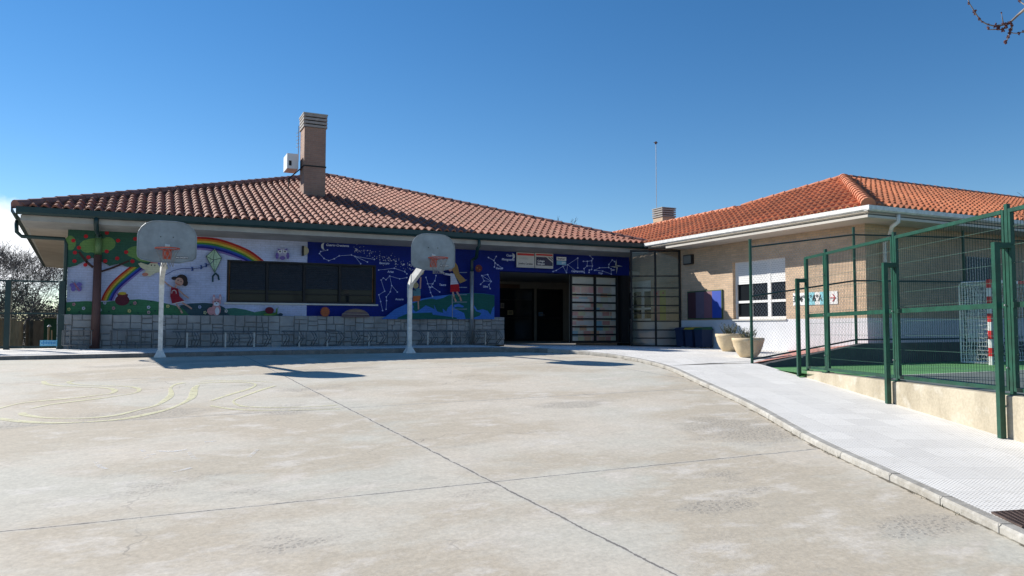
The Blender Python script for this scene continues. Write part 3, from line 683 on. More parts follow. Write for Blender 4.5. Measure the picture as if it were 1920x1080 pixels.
# the night-sky half
def con(z, *lines, c=(.5, .56, .78), w=3.4, r=8):
    for l in lines: stroke(z, c, l, w)
    for l in lines:
        for p in l: ell(z, c, p[0], p[1], r, r, 8)
def word(z, s, x, y, h):
    lay[0] += 1; c0 = onY(*z(x, y), YM); k = (onY(*z(x, y - h), YM).z - c0.z) * 1.35; yy = YM - .003 - .0006 * lay[0]
    textmesh(mb, s, lambda u, v: (c0.x + u + v * .12, yy, c0.z + v), k, paint('mural_lettering', (.55, .6, .78)), bold=k * .03)
def moon(z, x, y, r, flip=1):
    pts = [(x + flip * r * -math.cos(R(a)), y + r * math.sin(R(a))) for a in range(-80, 81, 16)] + [(x + flip * (r * -.45 * math.cos(R(a)) + r * .12), y + r * .98 * math.sin(R(a))) for a in range(80, -81, -16)]
    shp(z, (.55, .58, .62), pts)
moon(z3, 292, 190, 40); word(z3, 'Cuarto Creciente', 428, 186, 26)
con(z3, [(325, 232), (248, 250), (234, 272), (285, 328), (338, 352), (400, 331), (456, 298), (594, 288), (633, 304), (852, 338)], [(633, 304), (774, 367)], [(633, 304), (698, 387)])
rnd = random.Random(3)
for i in range(130):
    t = rnd.random(); x = 610 + 720 * t; y = 225 + 235 * t ** 1.3 + rnd.gauss(0, 28); r = rnd.choice([3, 4, 4, 5, 6, 11 if rnd.random() < .3 else 4]); ell(z3, (.5, .5, .55), x, y, r, r, 6)
word(z3, 'Escorpio', 942, 388, 24); con(z3, [(900, 458), (1076, 438), (1194, 477), (1217, 500)]); word(z3, 'Aries', 1010, 484, 24)
con(z3, [(1217, 543), (1137, 557), (1024, 526), (982, 567), (953, 547), (928, 570), (968, 696), (902, 737), (922, 813), (944, 914)], [(1024, 526), (1047, 632), (1031, 703), (986, 761), (989, 802), (983, 899)], [(1047, 632), (1110, 706)]); word(z3, 'Acuario', 1108, 790, 22)
for k in range(14): ell(z3, (.36, .1, .04), 297 + 48 * math.cos(k * .449), 928 + 50 * math.sin(k * .449), 9, 9, 6)
ell(z3, (.42, .12, .05), 297, 928, 48, 50); ell(z3, (.17, .12, .12), 640, 990, 160, 98, 14, 180, 360); shp(z3, (.3, .25, .22), [(488, 948), (790, 955), (790, 964), (488, 957)]); shp(z3, (.09, .06, .07), [(490, 957), (790, 964), (795, 975), (484, 968)]); shp(z3, (.26, .18, .12), [(520, 925), (600, 905), (700, 908), (755, 935), (640, 928)])
# earth
shp(z4, (.05, .17, .55), [(-150, 1068), (-100, 1040), (0, 960), (140, 895), (300, 842), (450, 812), (610, 796), (760, 782), (900, 776), (1010, 782), (1122, 800), (1122, 1072), (-150, 1070)])
EG = (.012, .11, .095)
shp(z4, EG, [(195, 895), (330, 850), (420, 838), (470, 850), (540, 835), (610, 800), (760, 784), (900, 778), (1010, 784), (1122, 802), (1122, 920), (1100, 955), (1078, 1022), (1045, 975), (990, 958), (930, 970), (895, 915), (880, 930), (920, 985), (975, 1000), (960, 1030), (860, 1065), (800, 1068), (780, 1000), (690, 960), (640, 905), (600, 940), (580, 985), (540, 950), (545, 1000), (480, 985), (440, 905), (450, 960), (400, 935), (350, 915), (290, 960), (240, 990), (205, 960), (215, 930)])
shp(z4, EG, [(30, 1055), (150, 1005), (290, 1000), (420, 995), (430, 1020), (520, 1030), (640, 1045), (700, 1055), (700, 1070), (30, 1068)])
shp(z4, (.05, .17, .55), [(665, 910), (720, 895), (780, 925), (770, 940), (700, 930), (672, 940)])
# ladder, climbing girl, boy
stroke(z4, (.25, .28, .33), [(648, 790), (650, 1058)], 9)
for y, x0, x1 in ((545, 730, 812), (630, 760, 812), (713, 720, 812), (795, 720, 812), (878, 655, 812), (957, 655, 812)): stroke(z4, (.22, .27, .36), [(x0, y), (x1, y)], 8)
stroke(z4, SK, [(655, 765), (670, 830), (688, 868)], 18); stroke(z4, SK, [(700, 765), (735, 820), (748, 862)], 18)
shp(z4, (.42, .01, .02), [(628, 680), (722, 676), (732, 760), (626, 765)]); shp(z4, (.5, .5, .58), [(628, 552), (668, 560), (718, 675), (628, 682)]); stroke(z4, (.5, .5, .58), [(645, 575), (560, 560), (505, 522)], 22)
ell(z4, SK, 628, 500, 26, 32); shp(z4, (.33, .2, .07), [(655, 445), (685, 435), (708, 470), (728, 560), (795, 625), (800, 640), (735, 668), (690, 600), (648, 520), (640, 480)]); ell(z4, SK, 490, 510, 14, 12)
stroke(z4, SK, [(265, 860), (268, 955)], 15); shp(z4, (.45, .12, .04), [(208, 812), (290, 806), (286, 866), (208, 872)]); shp(z4, (.1, .22, .26), [(205, 740), (290, 715), (292, 806), (212, 812)]); stroke(z4, SK, [(288, 725), (292, 600)], 16)
ell(z4, (.42, .34, .18), 235, 690, 34, 36); ell(z4, (.42, .34, .18), 292, 542, 38, 34); stroke(z4, (.02, .02, .04), [(200, 740), (240, 745)], 9)
con(z4, [(352, 600), (389, 708), (404, 770), (426, 815)], [(465, 580), (452, 640), (425, 673), (404, 715)], [(370, 672), (430, 673)], [(389, 708), (425, 708), (507, 765)]); word(z4, 'Tauro', 505, 690, 24)
ell(z4, (.15, .035, .03), 945, 500, 40, 42); ell(z4, (.3, .14, .04), 930, 492, 9, 9, 7); ell(z4, (.3, .14, .04), 958, 515, 8, 8, 7)
con(z5, [(215, 257), (276, 290), (290, 318), (320, 340), (372, 376)], [(303, 244), (276, 290)], [(290, 318), (282, 364)]); word(z5, 'Cancer', 298, 386, 22)
word(z5, 'Cuarto', 420, 243, 26); word(z5, 'Menguante', 394, 288, 26); moon(z5, 480, 243, 33, -1)
con(z5, [(140, 460), (206, 449), (246, 526), (220, 565), (234, 608)], [(140, 460), (246, 526)], [(140, 460), (166, 520), (246, 526)], [(166, 520), (127, 558)]); word(z5, 'Libra', 140, 590, 22)
con(z5, [(942, 415), (978, 402), (1053, 356), (1107, 338), (1220, 263), (1220, 374)], [(1107, 338), (1215, 420)], [(1107, 338), (1093, 428), (1053, 356)]); word(z5, 'Capricornio', 1165, 419, 24)
con(z5, [(1356, 236), (1388, 270), (1376, 293), (1328, 300), (1283, 300)], [(1328, 300), (1325, 352), (1291, 382), (1293, 428)], [(1376, 293), (1384, 352), (1325, 352)], [(1384, 352), (1375, 392), (1350, 398), (1347, 425)]); word(z5, 'Virgo', 1420, 440, 20)
con(z5, [(1410, 400), (1464, 373), (1568, 370), (1570, 335), (1608, 285), (1635, 303)], [(1410, 400), (1500, 410), (1597, 443), (1595, 385), (1568, 370)]); word(z5, 'Leo', 1555, 402, 24)
for k in range(4):
    a = R(90 * k - 90); b = a + R(45); c_ = a - R(45); cx, cy = 1655, 357
    shp(z5, (.55, .56, .55), [(cx, cy), (cx + 20 * math.cos(c_), cy + 20 * math.sin(c_)), (cx + 72 * math.cos(a), cy + 84 * math.sin(a))])
    shp(z5, (.03, .03, .05), [(cx, cy), (cx + 72 * math.cos(a), cy + 84 * math.sin(a)), (cx + 20 * math.cos(b), cy + 20 * math.sin(b))])
mural = mb.build('mural', wall); mural['label'] = 'painted mural, rainbow garden on the left and night sky on the right'
# --- stone base: irregular ashlar
mb = MB(); SX0, SX1, SZ0, SZ1 = -2.16, 9.92, ZF - .06, EZ + .325
mb.box((SX0 + .01, YM - .12, SZ0), (SX1 - .01, YM - .003, SZ1 - .01), M['joint'])
def split(x0, x1, z0, z1, depth=0):
    w, h = x1 - x0, z1 - z0
    if (w > .5 or (w > .3 and h < .3 and random.random() < .45)) and (w > h * 1.15 or h < .4):
        m_ = x0 + w * random.uniform(.35, .65); split(x0, m_, z0, z1); split(m_, x1, z0, z1); return
    if h > .32 or (h > .22 and random.random() < .45):
        m_ = z0 + h * random.uniform(.35, .65); split(x0, x1, z0, m_); split(x0, x1, m_, z1); return
    j = .005; d = random.uniform(.0, .022); b = .012; y = YM - .14 - d
    x0 += j; x1 -= j; z0 += j; z1 -= j; jx = lambda: random.uniform(-.006, .006)
    o = [(x0 + jx(), YM - .1, z0 + jx()), (x1 + jx(), YM - .1, z0 + jx()), (x1 + jx(), YM - .1, z1 + jx()), (x0 + jx(), YM - .1, z1 + jx())]
    o2 = [(p[0], y + .015, p[2]) for p in o]; cx, cz = (x0 + x1) / 2, (z0 + z1) / 2
    i2 = [(p[0] + (b if p[0] < cx else -b), y + random.uniform(-.006, .006), p[2] + (b if p[2] < cz else -b)) for p in o]
    mb.mesh(o + o2 + i2, [(k, (k + 1) % 4, 4 + (k + 1) % 4, 4 + k) for k in range(4)] + [(4 + k, 4 + (k + 1) % 4, 8 + (k + 1) % 4, 8 + k) for k in range(4)] + [(8, 9, 10, 11)], M['wall_stone'])
x = SX0
while x < SX1 - .1:
    w = min(random.uniform(.8, 1.6), SX1 - x); w = SX1 - x if SX1 - x - w < .3 else w
    split(x, x + w, SZ0, SZ1); x += w
mb.build('stone_base', school)
# --- long window in the mural wall
win = MB(); wy = YM + .10
win.box((WX0 - .0, YM + .004, WZ0 - .0), (WX0 + .05, YM + .14, WZ1), M['black_frame']); win.box((WX1 - .05, YM + .004, WZ0), (WX1, YM + .14, WZ1), M['black_frame'])
win.box((WX0 + .05, YM + .004, WZ1 - .05), (WX1 - .05, YM + .14, WZ1), M['black_frame']); win.box((WX0 + .05, YM + .004, WZ0), (WX1 - .05, YM + .14, WZ0 + .05), M['black_frame'])
cw = (WX1 - WX0 - .1) / 4
for k in (1, 2, 3): win.box((WX0 + .05 + cw * k - .035, YM + .03, WZ0 + .05), (WX0 + .05 + cw * k + .035, YM + .14, WZ1 - .05), M['black_frame'])
w1 = win.build('window', school); w1['label'] = 'long dark window in the mural wall'
for k in range(4):
    x0 = WX0 + .05 + cw * k + .035; x1 = WX0 + .05 + cw * (k + 1) - .035; zs = WZ0 + .05 + (.36 if k > 1 else .30)
    p_ = MB(); p_.box((x0, wy, WZ0 + .05), (x1, wy + .012, WZ1 - .05), M['dark_glass']); p_.build('pane', w1)
    p_ = MB()
    nsl = int((WZ1 - .05 - zs) / .05)
    for i in range(nsl):
        za = zs + i * .05; p_.prism([(x0 + .01, wy - .045, za), (x0 + .01, wy - .03, za + .046), (x0 + .01, wy - .012, za + .046), (x0 + .01, wy - .012, za)], (x1 - x0 - .02, 0, 0), M['shutter_dark'])
    p_.build('shutter', w1)
    p_ = MB(); p_.box((x0 + .0, wy - .04, WZ0 + .24), (x1, wy - .01, WZ0 + .27), M['black_frame']); p_.build('glazing_bar', w1)
p_ = MB(); p_.box((WX0 - .05, YM - .05, WZ0 - .05), (WX1 + .06, YM - .003, WZ0 - .005), M['slab']); p_.build('sill', w1)
# --- entrance: recess, doors, glazed screens
ZCL = EZ + 1.77; YBK = 26.0
mb = MB()
mb.box((9.6, YM + .3, ZF - .1), (9.82, YBK, ZCL + .3), M['inside']); mb.box((9.6, YBK, ZF - .1), (19.0, YBK + .2, ZCL + .3), M['inside'])
mb.box((9.82, YM + .3, ZCL + .02), (18.9, YBK, ZCL + .2), M['inside'])
mb.box((14.42, YM - .02, ZF - .1), (14.76, YM + .28, FZ), M['black_frame'])
mb.build('entrance_hall', school)
mb = MB(); mb.poly([(9.82, YM - .2, ZF + .006), (15.3, YM - .2, ZF + .006), (15.3, YBK, ZF + .006), (9.82, YBK, ZF + .006)], M['inside_light']); mb.build('hall_floor', school)
def framed(name, parent, pts, mat, glass, label=None, bars_h=(), bars_v=(), w=.05, dep=.06, inset=.03):
    """upright frame in a plane: pts = (x0,y0),(x1,y1) plan ends; z0,z1"""
    (x0, y0), (x1, y1), zz0, zz1 = pts; a = Vector((x0, y0)); b = Vector((x1, y1)); L_ = (b - a).length; u = (b - a) / L_
    P3 = lambda s, z, o=0: Vector((a.x + u.x * s - u.y * o, a.y + u.y * s + u.x * o, z))
    f = MB()
    for s in [w / 2] + list(bars_v) + [L_ - w / 2]: f.bar(P3(s, zz0), P3(s, zz1), w, mat, dep, up=(u.x, u.y, 0))
    for z in [zz0 + w / 2] + list(bars_h) + [zz1 - w / 2]:
        ss = [w] + [v for bv in bars_v for v in (bv - w / 2, bv + w / 2)] + [L_ - w]
        for i in range(0, len(ss), 2): f.bar(P3(ss[i], z), P3(ss[i + 1], z), dep * .9, mat, w * (.9 if z in (zz0 + w / 2, zz1 - w / 2) else .6))
    o = f.build(name, parent)
    if label: o['label'] = label
    g = MB(); ss = [w * .5] + list(bars_v) + [L_ - w * .5]
    for i in range(len(ss) - 1): g.face([P3(ss[i], zz0 + .02), P3(ss[i + 1], zz0 + .02), P3(ss[i + 1], zz1 - .02), P3(ss[i], zz1 - .02)], glass)
    g.build('pane', o); return o
def zs_(z0, z1, ys, yt, yb):      # photo rows -> heights between top row yt and bottom row yb
    return [z1 - (z1 - z0) * (y - yt) / (yb - yt) for y in ys]
# screen beside the doors
X1a, X1b = onY(1072, 600, YM).x, onY(1160, 600, YM).x
framed('glazed_screen', school, ((X1a, YM + .12), (X1b + .06, YM + .12), ZF, FZ - .005), M['black_frame'], M['glass'], 'glazed screen beside the doors with coloured papers behind', zs_(ZF, FZ, [535, 554, 569, 584, 600, 615, 630], 515, 646), [(X1b - X1a) * .53], .085)
# screen standing forward to the wing
X2a, X2b = 13.93, XW - .02
framed('glazed_screen', school, ((X2a, 20.05), (X2b, 19.32), 1.10, EZ + 2.52), M['black_frame'], M['glass'], 'glazed screen under the eave where the wing meets the mural wall', zs_(1.10, EZ + 2.52, [518, 540, 556, 572, 586, 601, 617, 632], 470, 648), [math.hypot(X2b - X2a, .73) * .5], .06)
# doors in the back wall
def door(x0, x1, lab, zt=ZF + 2.05):
    o = framed('door', school, ((x0, YBK - .04), (x1, YBK - .04), ZF + .005, zt), M['black_frame'], M['door_glass'], lab, [ZF + .9], [], .08)
    h = MB(); h.bar((x0 + .14, YBK - .12, ZF + 1.02), (x0 + .3, YBK - .12, ZF + 1.02), .025, M['galv']); h.box((x0 + .13, YBK - .12, ZF + .99), (x0 + .16, YBK - .06, ZF + 1.05), M['galv']); h.build('handle', o)
xd = [onY(x, 600, YBK).x for x in (932, 1000, 1006, 1054)]
door(xd[2], xd[3] - .0, 'dark entrance door')
framed('door', school, ((10.0, YBK - .04), (xd[1], YBK - .04), ZF + .005, ZF + 2.05), M['black_frame'], M['door_glass'], 'dark glazed door left of the entrance', [ZF + .9, ZF + 1.6], [(xd[1] - 10) * .4], .07)
mb = MB(); mb.box((10.0, YBK - .1, ZF + 2.05), (12.8, YBK - .003, ZF + 2.2), M['wood']); mb.build('lintel', school)
for (x, y, w, h, c, nm, lab) in [(942, 573, 8, 10, (.3, .25, .22), 'notice', 'small framed notice left of the entrance doors'), (957, 586, 12, 9, (.35, .27, .15), 'notice', 'yellowish notice on the dark glass by the entrance'), (1014, 589, 10, 8, (.15, .25, .4), 'notice', 'small blue notice on the entrance door')]:
    c0 = onY(x, y, YBK - .1); k = (YBK / F) * 1.05; mb = MB(); mb.box((c0.x - w * k / 2, YBK - .1, c0.z - h * k / 2), (c0.x + w * k / 2, YBK - .085, c0.z + h * k / 2), col('notice_%d' % x, c)); mb.box((c0.x - w * k * .3, YBK - .103, c0.z - h * k * .3), (c0.x + w * k * .3, YBK - .1, c0.z + h * k * .3), col('notice_in_%d' % x, tuple(k_ * .5 for k_ in c)))
    tag(mb.build(nm, loc=tuple(c0)), lab, 'notice')
# paper collage behind the first screen: board standing just inside
mb = MB(); yb = YM + .18; mb.box((X1a + .03, yb, ZF + .02), (X1b + .1, yb + .03, FZ - .02), col('collage_ground', (.72, .69, .62)))
rnd = random.Random(12)
CC = [(.55, .5, .45), (.5, .52, .42), (.6, .5, .5), (.5, .14, .12), (.6, .35, .3), (.5, .48, .25), (.52, .52, .55), (.55, .25, .1), (.6, .25, .25), (.52, .55, .45), (.6, .6, .6), (.45, .4, .4), (.12, .35, .5)]
zz = ZF + .05
ex_l = 0
while zz < FZ - .45:
    h = rnd.uniform(.12, .22); xx = X1a + .06
    while xx < X1b - .12:
        w = rnd.uniform(.14, .34); ex_l += 1; c = tuple(v * .95 + .22 for v in rnd.choice(CC)); 
        mb.box((xx, yb - .004 - .0004 * (ex_l % 5), zz), (min(xx + w, X1b), yb - .0002 * (1 + ex_l % 5), zz + h - .01), col('sheet_%d_%d' % (int(c[0] * 100), int(c[2] * 100)), c)); xx += w + rnd.uniform(.0, .05)
    zz += h
mb.box((X1a + .05, yb - .008, EZ + .74), (X1a + .8, yb - .004, EZ + .97), M['white']); mb.box((X1b - .17, yb - .01, EZ + .25), (X1b + .05, yb - .004, EZ + 1.55), M['white'])
tag(mb.build('paper_collage', loc=(X1a, yb, ZF)), 'collage of red, yellow and white paper sheets behind the entrance glass', 'collage')
# --- chimney of the main roof
cx0, cx1, cy0, cy1 = 4.24, 4.93, 24.35, 25.1; zr = ZE + S1 * (cy0 - YE); ctop = EZ + 6.98
mb = MB(); mb.box((cx0, cy0, zr - .3), (cx1, cy1, ctop - .46), M['brick_chimney']); chim = mb.build('chimney', roof)
mb = MB(); mb.box((cx0 + .05, cy0 + .05, ctop - .46), (cx1 - .05, cy1 - .05, ctop - .02), M['black'])
for i in range(4): mb.box((cx0 - .035, cy0 - .035, ctop - .45 + i * .115), (cx1 + .035, cy1 + .035, ctop - .45 + i * .115 + .075), M['cap_slab'])
mb.box((cx0 - .05, cy0 - .05, ctop - .03), (cx1 + .05, cy1 + .05, ctop + .01), M['fascia'])
mb.build('chimney_cap', roof)
mb = MB(); mb.box((cx0 - .02, cy0 - .02, zr + 1.0), (cx1 + .02, cy1 + .02, zr + 1.04), M['black_frame']); mb.bar((cx0 - .02, cy0 + .3, zr + 1.0), (cx0 - .42, cy0 + .5, zr + .62), .03, M['black_frame']); mb.bar((cx0 - .4, cy0 + .5, zr + .62), (cx0 - .4, cy0 + .5, zr + .2), .03, M['black_frame'])
mb.build('strap', roof)
ac0 = Vector((cx0 - .48, cy0 + .35, zr + .95))
mb = MB(); mb.box(ac0, ac0 + Vector((.36, .75, .5)), M['white_plastic']); o = mb.build('air_conditioner', loc=ac0); tag(o, 'white air conditioner unit hung beside the tall roof chimney', 'air conditioner')
mb = MB(); mb.box(ac0 + Vector((.364, .08, .06)), ac0 + Vector((.374, .68, .44)), M['black_frame']); mb.box(ac0 + Vector((.06, -.01, .1)), ac0 + Vector((.14, -.001, .26)), M['black_frame']); mb.build('grille', o)
# antenna bits clinging to the chimney's far corner
mb = MB(); a0 = Vector((cx0 - .06, cy1, zr + 1.3)); mb.tube([a0, a0 + Vector((0, 0, 1.2))], .012, M['galv'], 5)
for i in range(5): mb.tube([a0 + Vector((-.08, 0, .45 + i * .12)), a0 + Vector((.03, 0, .5 + i * .12))], .009, M['white_plastic'], 5)
tag(mb.build('television_antenna', loc=a0), 'small pale aerial clinging to the back of the tall chimney', 'antenna')
# --- downpipes
dz0 = zf - .02
xp = onY(180, 600, YM - .2).x
mb = MB(); mb.tube([(xp, YE - .06, ZE - .14), (xp, YE - .06, ZE - .3), (xp, YE + .1, ZE - .42), (xp, YM - .12, EZ + 2.3), (xp, YM - .12, EZ + 2.25)], .055, M['dark_green'], 10)
ztr = onY(180, 478, YM - .2).z; zlg = onY(180, 446, YM - .2).z
mb.tube([(xp, YM - .13, EZ + 2.3), (xp, YM - .13, zlg)], .075, M['leaf_dark'], 10); mb.tube([(xp, YM - .13, zlg), (xp, YM - .13, ztr)], .078, M['leaf_light'], 10)
mb.tube([(xp + .0, YM - .2, ztr), (xp, YM - .22, EZ + .4), (xp - .01, YM - .26, ZF)], [.09, .1, .115], M['trunk_paint'], 12)
o = mb.build('downpipe', school, smooth=True); o['label'] = 'downpipe painted as a brown apple-tree trunk'
xp = onY(884, 600, YM - .2).x; xg = onY(897, 455, YE).x
mb = MB(); mb.tube([(xg, YE - .06, ZE - .14), (xg, YE - .06, ZE - .36), (xg - .03, YE + .0, ZE - .43), (xp + .1, YM - .35, EZ + 2.16), (xp, YM - .22, EZ + 2.06), (xp, YM - .22, EZ + 1.9), (xp, YM - .22, EZ + 1.7)], .05, M['dark_green'], 10)
mb.build('downpipe', school, smooth=True)['label'] = 'dark green downpipe on the blue part of the mural'
mb = MB(); mb.tube([(xp, YM - .22, EZ + 1.72), (xp, YM - .22, ZF)], .062, M['galv'], 12); mb.box((xp - .09, YM - .2, EZ + 1.0), (xp + .09, YM - .13, EZ + 1.03), M['galv']); mb.build('pipe_guard', school, smooth=True)
mb = MB(); c = Vector((XL - .16, 21.2, ZE - .2)); wl = onY(124, 450, YM - .02)
mb.tube([c, c + Vector((.02, 0, -.28)), c + Vector((.12, .02, -.38)), (wl.x - .03, YM - .06, wl.z + .02), (wl.x + .01, YM - .06, wl.z - .12), (wl.x, YM - .06, ZF + .7)], .045, M['dark_green'], 10)
mb.build('downpipe', school, smooth=True)['label'] = 'dark downpipe at the far left corner of the mural'
# ------------------------------------------------------------------ signs and lamps on the mural wall (top-level things)
def panel(name, z, x0, y0, x1, y1, label, cat, draw, dep=.03, Y=YM - .09):
    a = onY(*z(x0, y0), Y); b = onY(*z(x1, y1), Y); mb = MB(); draw(mb, a.x, b.x, b.z, a.z, Y, dep)
    return tag(mb.build(name, loc=(a.x, Y, b.z)), label, cat)
def rectY(mb, x0, x1, z0, z1, y, mat, d=.003): mb.box((x0, y - d, z0), (x1, y, z1), mat)
def sg1(mb, x0, x1, z0, z1, Y, d):
    w, h = x1 - x0, z1 - z0; rectY(mb, x0, x1, z0, z1, Y, col('sign_cream', (.55, .54, .5)), d); y = Y - d
    rectY(mb, x0 + w * .04, x1 - w * .02, z1 - h * .2, z1 - h * .06, y - .001, M['red']); rectY(mb, x0 + w * .03, x1 - w * .03, z0 + h * .09, z0 + h * .11, y - .001, col('sign_grey', (.3, .28, .28)))
    textmesh(mb, 'COLEGIO', lambda u, v: (x0 + w * .12 + u, y - .004, z1 - h * .4 + v), h * .16, col('sign_grey', (.3, .28, .28)), 'LEFT')
    textmesh(mb, 'Josefina Carabias', lambda u, v: (x0 + w * .1 + u * .92, y - .004, z0 + h * .25 + v), h * .17, M['black'], 'LEFT', .002)
def sg2(mb, x0, x1, z0, z1, Y, d):
    w, h = x1 - x0, z1 - z0; cr = col('sign_cream', (.55, .54, .5)); rectY(mb, x0, x1, z0, z1, Y, cr, d); y = Y - d
    rectY(mb, x0 + w * .05, x1 - w * .03, z1 - h * .17, z1 - h * .06, y - .001, M['red']); rectY(mb, x0 + w * .05, x1 - w * .03, z0 + h * .17, z1 - h * .26, y - .001, M['navy'])
    mb.prism([(x0 + w * .62, y - .005, z1 - h * .26), (x0 + w * .70, y - .005, z1 - h * .26), (x1 - w * .03, y - .005, z0 + h * .48), (x1 - w * .03, y - .005, z0 + h * .38)], (0, -.003, 0), cr)
    mb.prism([(x0 + w * .80, y - .005, z1 - h * .26), (x0 + w * .86, y - .005, z1 - h * .26), (x1 - w * .03, y - .005, z0 + h * .60), (x1 - w * .03, y - .005, z0 + h * .54)], (0, -.003, 0), cr)
    rectY(mb, x0 + w * .05, x1 - w * .03, z0 + h * .08, z0 + h * .1, y - .001, col('sign_grey', (.3, .28, .28)))
    textmesh(mb, 'Colegio', lambda u, v: (x0 + w * .12 + u, y - .007, z0 + h * .47 + v), h * .17, M['white'], 'LEFT', .002); textmesh(mb, 'Bilingüe', lambda u, v: (x0 + w * .12 + u, y - .007, z0 + h * .29 + v), h * .17, M['white'], 'LEFT', .002)
panel('sign', z5, 527, 197, 727, 374, 'white sign headed by a red band reading COLEGIO over the entrance', 'sign', sg1)
panel('sign', z5, 736, 205, 938, 383, 'navy sign with white stripes reading Colegio Bilingüe over the entrance', 'sign', sg2)
def sg3(mb, x0, x1, z0, z1, Y, d):
    w, h = x1 - x0, z1 - z0; rectY(mb, x0, x1, z0 + h * .55, z1, Y, M['white'], d); rectY(mb, x0, x1, z0, z0 + h * .48, Y, col('pale_blue_plaque', (.2, .42, .6)), d * .8)
    textmesh(mb, 'Erasmus+', lambda u, v: (x0 + w * .5 + u, Y - d - .003, z0 + h * .775 + v), h * .3, M['navy'], 'CENTER', .003)
    for k in range(4): rectY(mb, x0 + w * (.55 + .1 * k), x0 + w * (.6 + .1 * k), z0 + h * (.1 + .05 * k), z0 + h * .4, Y - d * .8 - .001, M['white'])
panel('sign', z5, 980, 250, 1085, 342, 'small white and pale blue plaque right of the two large signs', 'sign', sg3)
a = onY(567, 461, YM - .1); b = onY(585, 480, YM - .1)
mb = MB(); mb.box((a.x, YM - .12, b.z), (a.x + .04, YM - .003, a.z), M['black_frame'])
rr = (a.z - b.z) / 2 * .94; mb.prism([(a.x + .04 + max(0, rr * math.cos(R(t))), YM - .14, (a.z + b.z) / 2 + rr * math.sin(R(t))) for t in range(-90, 91, 15)], (0, .13, 0), col('amber_lamp_glass', (.32, .26, .14), .3))
tag(mb.build('wall_lamp', loc=tuple(a)), 'half-round amber bulkhead lamp between the pale and blue mural halves', 'lamp')
# ------------------------------------------------------------------ bicycle racks along the stone base
def rack_box(x0, x1, y, z0, n):
    t = thing('bicycle_rack', (x0, y, ZF), None, 'bicycle rack', 'bicycle racks along the stone base'); h0, h1 = z0
    f = MB()
    for z in (h0, h1): f.tube([(x0, y, z), (x1, y, z)], .013, M['rack_steel'], 6); f.tube([(x0, y + .3, z), (x1, y + .3, z)], .013, M['rack_steel'], 6)
    for x in (x0, x1):
        for yy in (y, y + .3): f.tube([(x, yy, h0), (x, yy, h1)], .013, M['rack_steel'], 6)
        f.tube([(x, y, h1), (x, y + .3, h1)], .013, M['rack_steel'], 6)
    f.build('frame', t)
    for k in range(n):
        x = x0 + (x1 - x0) * (k + .12) / n
        for dx in (0, .12):
            g = MB(); g.tube([(x + dx, y + .01, h0), (x + dx, y + .01, h1)], .01, M['rack_steel'], 6); g.build('wheel_bar', t)
    for k in range(3):
        x = x0 + (x1 - x0) * (k + .5) / 3; g = MB(); g.tube([(x, y + .15, ZF), (x, y + .15, h0)], .012, M['rack_steel'], 6); g.build('leg', t)
    return t
def rack_bent(x0, x1, y, n, legs):
    t = thing('bicycle_rack', (x0, y, ZF), None, 'bicycle rack', 'bicycle racks along the stone base')
    f = MB(); f.tube([(x0, y, ZF + .42), (x1, y, ZF + .42)], .02, M['rack_steel'], 8); f.build('top_rail', t)
    f = MB(); f.tube([(x0, y + .1, ZF + .03), (x1, y + .1, ZF + .03)], .02, M['rack_steel'], 8); f.build('bottom_rail', t)
    for k in range(n):
        x = x0 + (x1 - x0) * (k + .15) / (n - .7)
        for dx in (0, .07):
            if x + dx > x1 + .02: continue
            g = MB(); g.tube([(x + dx, y, ZF + .42), (x + dx + .07, y - .12, ZF + .24), (x + dx, y + .1, ZF + .03)], .011, M['rack_steel'], 6); g.build('wheel_bar', t)
    for fr in legs:
        x = x0 + (x1 - x0) * fr; g = MB(); g.box((x - .02, y + .02, ZF), (x + .02, y + .05, ZF + .4), M['galv']); g.build('leg', t)
    return t
xq = lambda p, Y=20.85: onY(p, 640, Y).x
for (a_, b_, k, n, lg, lab) in [(118, 172, 'b', 2, (), 'short box-frame bicycle rack left of the painted tree trunk'), (207, 309, 'b', 4, (), 'box-frame bicycle rack behind the left hoop post'),
                                (323, 500, 'v', 6, (.15, .55, .86), 'longest bicycle rack, under the girl and rabbit of the mural'), (527, 637, 'v', 5, (.3, .78), 'bicycle rack under the orange sun of the mural'),
                                (660, 762, 'v', 5, (.3,), 'bicycle rack just left of the right hoop post'), (781, 873, 'v', 5, (.22, .7), 'bicycle rack between the right hoop post and grey pipe guard'), (885, 934, 'v', 3, (.5,), 'short bicycle rack between the grey pipe guard and the entrance')]:
    t = rack_box(xq(a_), xq(b_), 20.7, (ZF + .1, ZF + .45), n) if k == 'b' else rack_bent(xq(a_), xq(b_), 20.8, n, lg)
    t['label'] = lab
